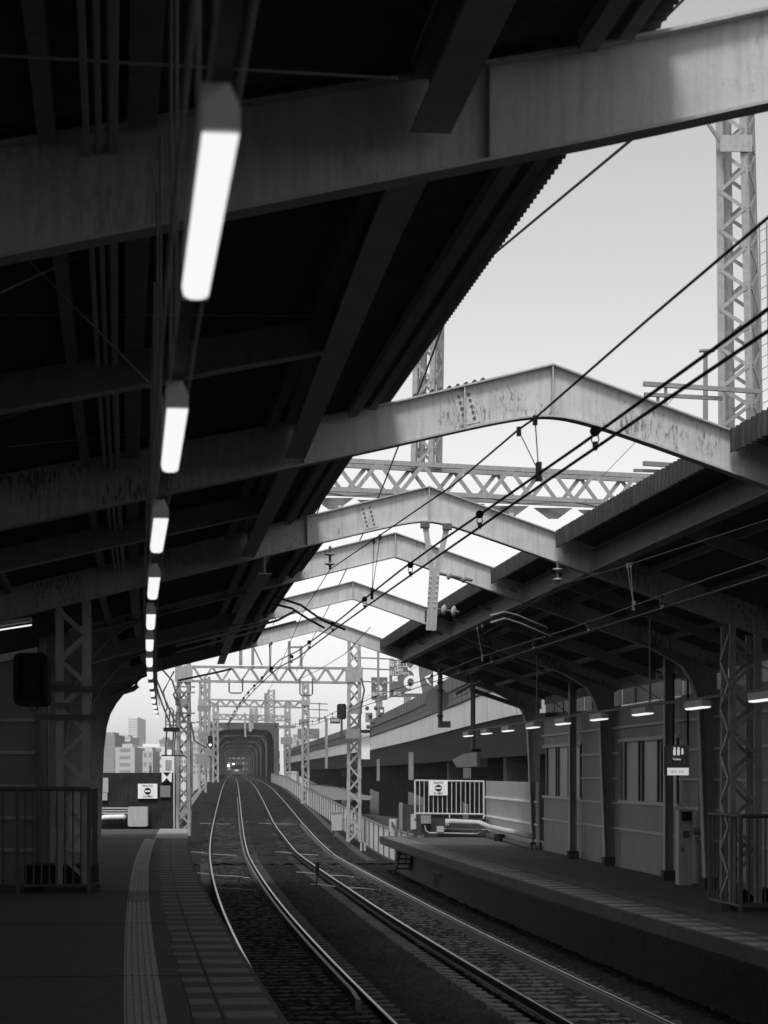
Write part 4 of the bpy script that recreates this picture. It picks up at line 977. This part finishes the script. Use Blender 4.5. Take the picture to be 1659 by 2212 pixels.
# hanging cylinder mirror etc.
hp = thing('hanging_mirror', at(951,1572,62), 'grey round mirror and box on a pole hanging at the roof end', 'mirror')
b = MB(); b.tube([at(951,1445,62), at(951,1572,62)], .065, 8); b.build('pole', GALVD, hp)
b = MB(); b.box(at(963,1565,62), .26, .2, .17); b.build('box', GALVD, hp)
b = MB(); b.tube([at(944,1512,62.3), at(944,1512,62.5)], .33, 28); b.build('mirror_back', WHITE, hp)
for v in (1455, 1475, 1492, 1547):
    b = MB(); b.box(at(951,v,61.95), .17, .2, .05); b.build('clamp', DARKST, hp)
spk = thing('loudspeaker', at(1010,1658,61), 'pale boxy camera unit with white plate on a hanging pole', 'camera unit')
b = MB(); b.tube([at(1022,1470,61), at(1022,1612,61), at(1023,1626,61)], .06, 8); b.build('pole', GALVD, spk)
b = MB(); b.prism([at(u,v,60.8) for u, v in ((976.5,1641.5),(1001.5,1628.5),(1029.5,1624.5),(1030,1655.5),(986.5,1657.5))], V((.15,.5,0))); b.build('housing', WHITE, spk)
b = MB(); b.box(at(1041,1648,61.4), .27, .4, .24); b.build('rear_box', GALVD, spk)
b = MB(); b.box(at(1009,1670,60.8), .21, .05, .28); b.build('plate', WHITE, spk)
b = MB(); b.box(at(1028,1621,61), .25, .2, .07); b.build('mount', BLACK, spk)
b = MB(); b.bar(at(1018,1490,61), at(1150,1535,63), .1); b.bar(at(1035,1470,61), at(985,1500,61), .07); b.build('brace', STEELD, spk)
# ladder at the platform tip
ld = thing('step_ladder', at(875,1880,71), 'black steel ladder leaning at the far tip of the right platform', 'ladder')
for a, c in (((866,1824),(853,1880)), ((894,1830),(886,1880))):
    b = MB(); b.bar(at(*a,71), at(*c,70.6), .09); b.build('ladder_rail', BLACK, ld)
for k in range(5):
    v = 1834+10.5*k; b = MB(); b.bar(at(864-2.2*k,v,70.9), at(893-1.6*k,v+1,70.9), .05); b.build('rung', BLACK, ld)
b = MB(); b.bar(at(879,1828,71), at(876,1868,71), .04); b.build('centre_bar', BLACK, ld)
sb = thing('signal_stop_sign', at(850,1805,79), 'small grey board on a stake beyond the platform tip', 'sign')
b = MB(); b.box(at(849,1783,79), .28, .04, .46); b.build('board', OFFW, sb)
b = MB(); b.bar(at(846,1776,78.9), at(854,1790,78.9), .07, .02, EY); b.build('symbol', DARKST, sb)
b = MB(); b.bar(at(858,1770,79), at(858,1810,79), .07); b.build('stake', DARKST, sb)
rc = thing('relay_cabinet', at(728,1800,103), 'pale relay cabinet on short legs before the white fence', 'cabinet')
b = MB(); b.box(at(728,1775,100), .47, .4, .76); b.build('cabinet_body', OFFW, rc)
b = MB(); b.box(at(728,1756,100), .52, .46, .05); b.build('lid', GALVD, rc)
b = MB(); b.box(at(742,1780,100), .12, .2, .5); b.build('side_box', GALVD, rc)
for u in (721, 735): b = MB(); b.bar(at(u,1793,100), at(u,1808,100), .06); b.build('leg', DARKST, rc)
for u, lab in ((780,'left white trackside stake in front of the fence'), (788,'right white trackside stake in front of the fence')):
    b = MB(); b.bar(at(u,1820,92), at(u,1838,92), .07); tag(b.build('marker_stake', OFFW), lab, 'stake', 'white trackside stakes')
mk = thing('track_marker', at(684,1913,64), 'dark marker stake standing between the two tracks', 'marker')
b = MB(); b.box(at(685.5,1876,64.2), .11, .05, .36); b.build('marker_plate', BLACK, mk)
b = MB(); b.bar(at(686,1892,64.2), at(683,1915,64.2), .04); b.build('stake', BLACK, mk)
b = MB(); b.prism([at(u,v,52) for u, v in ((937,1888),(957,1884),(958,1894),(950,1902),(948,1918),(937,1918))], V((0,.3,0))); tag(b.build('drain_spout', BLACK), 'black drain spout under the right platform edge', 'drain spout')

# cabinet, sign, pipe on the right platform
cb = thing('emergency_cabinet', V((at(1474,0,43).x,43,ZR)), 'tall pale cabinet with dark slots against the right wall', 'cabinet')
b = MB(); cx_ = at(1474.5,1824,43.0); b.box(V((cx_.x+.06, 43.25, ZR+.7)), .26, .5, 1.4); b.build('cabinet_body', OFFW, cb)
b = MB(); b.box(at(1474,1763,42.9)+V((.08,.05,0)), .17, .14, .17); b.build('call_panel', BLACK, cb)
b = MB(); b.box(at(1474,1802,42.9)+V((.08,.09,0)), .12, .04, .12); b.build('label_plate', DARKST, cb)
b = MB(); b.box(at(1467,1836,42.9)+V((.08,.09,0)), .02, .04, .08); b.build('handle', BLACK, cb)
hs = thing('hanging_sign', at(1463,1675,42), 'hanging illuminated box sign with three white figures and a white strip', 'sign')
Ys = 42.0
c = at(1462.3,1642.5,Ys); w, h_ = 47/F*Ys, 65/F*Ys
b = MB(); b.box(c+V((.02,.24,0)), w, .46, h_); b.build('sign_case', BLACK, hs)
b = MB(); b.box(c+V((.02,0,.08)), w*.98, .008, h_*.72); b.build('sign_face', GALVD, hs)
b = MB(); b.box(c+V((.02,-.0,-h_*.37)), w*.98, .01, h_*.25); b.build('white_strip', LITW, hs)
for k, (u, s) in enumerate(((1457,1.0), (1465.5,1.0), (1474,.75))):
    p = at(u,1623,Ys-.01); hgt = 17*s/F*Ys
    b = MB(); b.tube([p+EZ*(hgt*.42), p+EZ*(hgt*.42)-EY*.006], hgt*.13, 10)
    b.prism([p+V((x*hgt, 0, z*hgt)) for x, z in ((-.14,-.5),(.14,-.5),(.16,.22),(.09,.28),(-.09,.28),(-.16,.22))], V((0,-.006,0))); b.build('figure_symbol', LITW, hs)
b = MB(); b.box(at(1462,1634,Ys-.01), w*.7, .004, .009); b.build('divider', OFFW, hs)
text('Toilets', .055, at(1462,1640,Ys-.01), EX, EZ, LITW, hs, thick=.003)
for u, sgn in ((1446,-1), (1478,1)):
    b = MB(); q = at(u,1645,Ys-.01); b.prism([q+V((sgn*a, 0, z)) for a, z in ((-.04,-.035),(.02,-.035),(.02,.035),(-.0,.035),(-.0,-.0),(-.04,.0))], V((0,-.006,0))); b.build('arrow_symbol', OFFW, hs)
text('出口', .05, at(1455,1667,Ys-.02), EX, EZ, BLACK, hs, thick=.003); text('Exit', .05, at(1472,1667,Ys-.02), EX, EZ, BLACK, hs, thick=.003)
for u in (1455, 1486): b = MB(); b.bar(at(u,1610,Ys+.2), at(u,1455,Ys+.2), .035); b.build('hanger', BLACK, hs)
dp = thing('drain_pipe', at(1517,1795,42.5), 'dark downpipe with an elbow on the right wall by the fence', 'pipe')
b = MB(); b.tube([at(1512,1545,42.5), at(1514,1560,42.5), at(1514,1800,42.5)], .05, 8); b.build('pipe', STEELD, dp)
b = MB(); b.tube([at(1496,1796,42.4), at(1521,1796,42.4)], .06, 8); b.build('elbow', STEELD, dp)
pb = thing('pipe_bundle', at(1450,1475,45), 'bundle of short pale pipes in the wall opening above the hanging sign', 'pipes')
for k, (u, v0, v1) in enumerate(((1443,1458,1495), (1457,1455,1468), (1466,1440,1466), (1473,1444,1470), (1480,1452,1472), (1502,1470,1485))):
    b = MB(); b.tube([at(u,v0,45), at(u+1,v1,45)], .035, 6); b.build('pipe', OFFW, pb)
b = MB(); b.bar(at(1420,1463,45), at(1485,1460,45), .05); b.build('support', STEELD, pb)

# guard railings round the lattice columns
def guard(front, side, z0, ztop, zbot, label, n1, n2):
    a, c = V(front[0]), V(front[1]); r = thing('guard_railing', (a+c)/2, label, 'railing', 'guard railings round lattice columns')
    segs = [(a, c, n1)]+[(V(s0), V(s1), n2) for s0, s1 in side]
    for si, (p, q, n) in enumerate(segs):
        for z, rr in ((ztop, .032), (zbot, .025)):
            b = MB(); b.tube([p+EZ*z, q+EZ*z], rr, 8); b.build('rail_bar', DARKST, r)
        for k in range(n+1):
            x = p.lerp(q, k/n)
            if si > 0 and (x-c).length < .03 or si > 0 and (x-a).length < .1: continue
            if k in (0, n): b = MB(); b.box(x+EZ*ztop/2, .055, .055, ztop); b.build('post', DARKST, r)
            else: b = MB(); b.tube([x+EZ*zbot, x+EZ*ztop], .014, 6); b.build('baluster', DARKST, r)
    return r
A, B = at(38,1930,33.4), at(192,1930,33.4); A.z = B.z = 0
B2 = at(207,1915,36.2); B2.z = 0; A0 = at(-110,1930,34.2); A0.z = 0
guard((A, B), ((B, B2), (A0, A+V((-.02,.05,0)))), 0, 1.53, .11, 'dark barred guard railing round the left lattice column', 9, 5)
b = MB(); b.box((A+B)/2+V((.0,.9,.2)), 1.0, .9, .38); tag(b.build('column_plinth', BLACK), 'black plinth inside the left guard railing', 'plinth')
A, B = at(1533,1958,36.0), at(1600,1975,34.1); C_ = at(1760,1975,34.3)
for p in (A, B, C_): p.z = 0
gr = guard((B, C_), ((A, B),), ZR, 1.47, .12, 'dark barred guard railing round the right lattice column', 9, 7)
for o in list(gr.children): o.location.z += ZR
A = at(1640,1960,35.4); A.z = ZR
b = MB(); b.box(A+V((.3,.2,.16)), 1.2, .7, .3); tag(b.build('column_plinth', BLACK), 'black plinth inside the right guard railing', 'plinth')
# monitor on the left column
mo = thing('platform_monitor', at(68,1468,32.6), 'black rounded hooded monitor on arms beside the left lattice column', 'monitor')
def rrect(cx, cz, w, h_, r, y, nseg=5):
    pts = []
    for sx, sz, a0 in ((1,1,0),(-1,1,90),(-1,-1,180),(1,-1,270)):
        for j in range(nseg+1):
            a = math.radians(a0+90*j/nseg); pts.append(V((cx+sx*(w/2-r)+r*math.cos(a), y, cz+sz*(h_/2-r)+r*math.sin(a))))
    return pts
c = at(68,1468,32.6)
b = MB(); b.prism(rrect(c.x, c.z, .49, .76, .1, 32.6), V((0,.3,0))); b.build('monitor_case', BLACK, mo)
b = MB(); b.ribbon(rrect(c.x, c.z, .49, .76, .1, 32.5)+[rrect(c.x, c.z, .49, .76, .1, 32.5)[0]], rrect(c.x, c.z, .36, .62, .06, 32.5)+[rrect(c.x, c.z, .36, .62, .06, 32.5)[0]], V((0,.098,0))); b.build('hood', BLACK, mo)
b = MB(); b.box(V((c.x, 32.585, c.z)), .23, .02, .5); b.build('screen', BLACK, mo)
for v in (1478, 1545-20): b = MB(); b.bar(at(100,v-5,32.9), at(150,v-2,33.9), .05); b.build('mount_arm', DARKST, mo)
b = MB(); b.tube([V((c.x-.06,32.7,c.z-.38)), V((c.x-.02,32.7,c.z-.44)), V((c.x+.06,32.7,c.z-.43)), V((c.x+.09,32.7,c.z-.38))], .012, 6); b.build('handle', DARKST, mo)

# ================================================================= LEFT PLATFORM END
Yw = 73.2
ew = thing('end_wall', at(296,1790,Yw), 'dark stained concrete wall closing the far end of the left platform', 'wall')
b = MB(); a, c = at(205,1790,Yw), at(378,1790,Yw); b.box(V(((a.x+c.x)/2, Yw+.15, .88)), c.x-a.x, .3, 1.82); b.build('wall_block', ENDW, ew)
b = MB(); b.bar(at(325,1655,Yw), at(325,1670,Yw), .07); b.build('stub_post', DARKST, ew)
b = MB(); b.bar(at(376,1668,Yw-.1), at(376,1790,Yw-.1), .05); b.build('corner_angle', OFFW, ew)
hg, c, w, h_ = board(349.5, 1668.5, 371, 1689.5, Yw-.1, 'stop_marker', 'square white stop marker with black hourglass triangles on the end wall', WHITE, .03)
b = MB()
for s in (1, -1): b.prism([c+V((-w*.36, 0, s*h_*.5)), c+V((w*.36, 0, s*h_*.5)), c+V((0, 0, s*.02))], V((0,-.005,0)))
b.build('triangle_symbol', BLACK, hg)
noentry(298, 1693, 340, 1725, Yw-.1, 'white no entry sign on the dark end wall')
board(346, 1697, 368, 1722, Yw-.08, 'faded_notice', 'faded grey notice right of the no entry sign on the end wall', CONC, .02)
board(214, 1680, 234, 1712, Yw-.1, 'paper_notice', 'larger pale notice at the left edge of the end wall', OFFW, .03)
board(217, 1713, 232, 1729, Yw-.1, 'paper_notice', 'small pale notice hung under the larger notice on the end wall', OFFW, .03)
ec = thing('electrical_cabinet', at(297,1786,Yw-.7), 'square pale cabinet with rounded corners standing before the end wall', 'cabinet')
c = at(297.5,1764,Yw-.6); b = MB(); b.prism(rrect(c.x, c.z, .63, .63, .05, Yw-.62), V((0,.4,0))); b.build('cabinet_body', OFFW, ec)
b = MB(); b.box(V((c.x, Yw-.4, .05)), .5, .3, .12); b.build('foot', BLACK, ec)
for v, r, lab in ((1746,.025,'top thin'), (1751.5,.02,'middle thin'), (1757,.025,'lowest thin')):
    b = MB(); b.tube([at(205,v,Yw-.15), at(278,v,Yw-.15)], r, 6); tag(b.build('wall_pipe', OFFW), lab+' pale pipe entering the square cabinet at the end wall', 'pipe', 'thin pipes on the end wall')
b = MB(); b.tube([at(203,1775,Yw-.4), at(213,1769,Yw-.3), at(226,1765.5,Yw-.25), at(266,1764.5,Yw-.25), at(270,1766,Yw-.2)], .085, 10); tag(b.build('wall_pipe', WHITE, None, True), 'fat white lagged pipe along the end wall', 'pipe')
wp_ = thing('gap_post', at(215,1720,62.5), 'narrow white strip post beside the far left roof leg', 'post')
b = MB(); b.bar(at(215,1666,64), at(213,1712,64), .07); b.build('strip', WHITE, wp_)

hb = thing('junction_box', at(246,1310,40), 'grey box hanging under the left roof right of the lattice column', 'box', 'boxes hung under the left roof')
b = MB(); b.box(at(246,1308,40), .30, .2, .22); b.build('box_body', OFFW, hb); b = MB(); b.bar(at(264,1285,40), at(266,1322,40), .025); b.build('hanger', DARKST, hb)
hb = thing('junction_box', at(268,1432,55), 'smaller grey box under the left roof by the far curved knee', 'box', 'boxes hung under the left roof')
b = MB(); b.box(at(268,1431,55), .28, .2, .22); b.build('box_body', GALVD, hb); b = MB(); b.bar(at(268,1400,55), at(268,1421,55), .03); b.build('hanger', DARKST, hb)
f6r = [o for o in S.objects if o.get('label') == FLAB[5]][0]
b = MB(); b.tube([at(236,1504,62.4), at(288,1488,62.4), at(296,1482,62.4), at(294,1475,62.4), at(289,1464,62.4)], .075, 8); b.build('knee_conduit', GALVD, f6r)
ll = thing('fluorescent_lamp', at(20,1360,31), 'lit tube lamp at the left border under the roof beyond the monitor', 'lamp')
b = MB(); b.bar(at(-60,1370,30), at(68,1350,30), .04, .018); b.build('tube_cover', TUBE, ll); b = MB(); b.bar(at(-60,1366,30)+EZ*.05, at(68,1346,30)+EZ*.05, .09, .06); b.build('housing', OFFW, ll)
# ================================================================= CITY
def building(u0, u1, v0, Y, dep, m, label, floors, cols, balc=False, zb=-5.2):
    a, c = at(u0, v0, Y), at(u1, v0, Y); w = c.x-a.x; cx = (a.x+c.x)/2; h_ = a.z-zb
    r = thing('building', V((cx, Y, zb)), label, 'building', 'distant city buildings')
    b = MB(); b.box(V((cx, Y+dep/2, zb+h_/2)), w, dep, h_); b.build('wall', m, r)
    b = MB(); b.box(V((cx, Y+dep/2, a.z+.4)), w*.55, dep*.5, .8); b.build('roof_house', m, r)
    fh = h_/max(1, floors)
    for f in range(floors):
        z = zb+fh*(f+.5)
        if z < 1.5: continue
        if balc:
            b = MB(); b.box(V((cx, Y-.35, z-fh*.2)), w*.96, .7, fh*.36); b.build('balcony', CITY2, r)
        for j in range(cols):
            x = cx-w/2+w*(j+.5)/cols; b = MB(); b.box(V((x, Y-.03, z+fh*.1)), w/cols*.55, .1, fh*.42); b.build('window', CITY3, r)
    return r
building(215, 248, 1587, 640, 25, CITY3, 'grey apartment block at the left edge of the far skyline', 11, 4)
building(240, 282, 1592, 700, 25, CITY1, 'apartment block with white balcony bands on the far skyline', 12, 3, True)
building(277, 297, 1551, 1150, 40, CITY2, 'slim pale high-rise tower standing highest on the skyline', 26, 4)
building(249, 291, 1614, 520, 20, CITY1, 'broad plain grey building below the high-rise tower', 8, 1)
building(288, 356, 1613, 560, 20, CITY2, 'low pale flat-roofed building right of the high-rise tower', 7, 2)
building(308, 330, 1622, 480, 15, CITY1, 'small grey building in front of the low pale one', 6, 2)
building(352, 376, 1632, 300, 10, CITY2, 'bright white block just left of the left gantry mast', 3, 1)
building(344, 362, 1597, 800, 20, CITY3, 'far dark building behind the access cage', 10, 3)
building(384, 402, 1598, 420, 15, CITY2, 'pale building with white columns behind the left gantry mast', 8, 3)
building(400, 462, 1575, 640, 20, CITY1, 'wide hazy building between the left gantry masts', 12, 8)
building(480, 560, 1632, 1050, 20, GIRD, 'dark building added to fill the bright opening at the far end of the bridge', 6, 8)  # made-up block covering the bright sky beyond the last span
building(610, 640, 1598, 760, 30, CITY1, 'hazy building right of the bridge portal', 12, 4)
building(632, 662, 1586, 900, 30, CITY1, 'hazy far block behind the second gantry mast', 14, 4)

# ================================================================= HAZE, LIGHT, CAMERA
hz = MB(); hz.box(V((0, 640, 27)), 700, 1420, 66.6); hzo = hz.build('haze', GROUND); tag(hzo, kind='stuff')
hm = bpy.data.materials.new('air_haze'); hm.use_nodes = True; N = hm.node_tree.nodes; N.clear()
pv = N.new('ShaderNodeVolumePrincipled'); pv.inputs['Color'].default_value = (1,1,1,1); pv.inputs['Density'].default_value = .00016; pv.inputs['Anisotropy'].default_value = .2
om = N.new('ShaderNodeOutputMaterial'); hm.node_tree.links.new(pv.outputs[0], om.inputs['Volume'])
hzo.data.materials.clear(); hzo.data.materials.append(hm)

SE, SA = math.radians(52), math.radians(188)        # sun elevation, azimuth (clockwise from +Y)
W = bpy.data.worlds.new('World'); S.world = W; W.use_nodes = True
nt = W.node_tree; bg = nt.nodes['Background']
sky = nt.nodes.new('ShaderNodeTexSky'); sky.sky_type = 'NISHITA'; sky.sun_disc = False; sky.sun_elevation = SE; sky.sun_rotation = SA
sky.air_density = 1.0; sky.dust_density = 1.3; sky.ozone_density = 1.0
bwn = nt.nodes.new('ShaderNodeRGBToBW'); nt.links.new(sky.outputs[0], bwn.inputs[0]); nt.links.new(bwn.outputs[0], bg.inputs['Color']); bg.inputs['Strength'].default_value = .15
sd = bpy.data.lights.new('Sun', 'SUN'); sd.energy = 1.5; sd.angle = math.radians(16); so = bpy.data.objects.new('Sun', sd); COL.objects.link(so)
dirv = V((math.sin(SA)*math.cos(SE), math.cos(SA)*math.cos(SE), math.sin(SE)))
so.rotation_euler = dirv.to_track_quat('Z', 'Y').to_euler()

cam = bpy.data.cameras.new('Camera'); co = bpy.data.objects.new('Camera', cam); COL.objects.link(co); S.camera = co
co.location = (0, 0, CZ); co.rotation_euler = (math.radians(90), 0, 0)
cam.sensor_fit = 'VERTICAL'; cam.sensor_height = 32; cam.lens = F/2212*32; cam.shift_y = 566/2212
cam.clip_start = .05; cam.clip_end = 6000
cam.dof.use_dof = True; cam.dof.focus_distance = 46; cam.dof.aperture_fstop = 6.3
vs_ = S.view_settings; vs_.view_transform = 'Standard'; vs_.look = 'None'; vs_.exposure = .36; vs_.gamma = 1
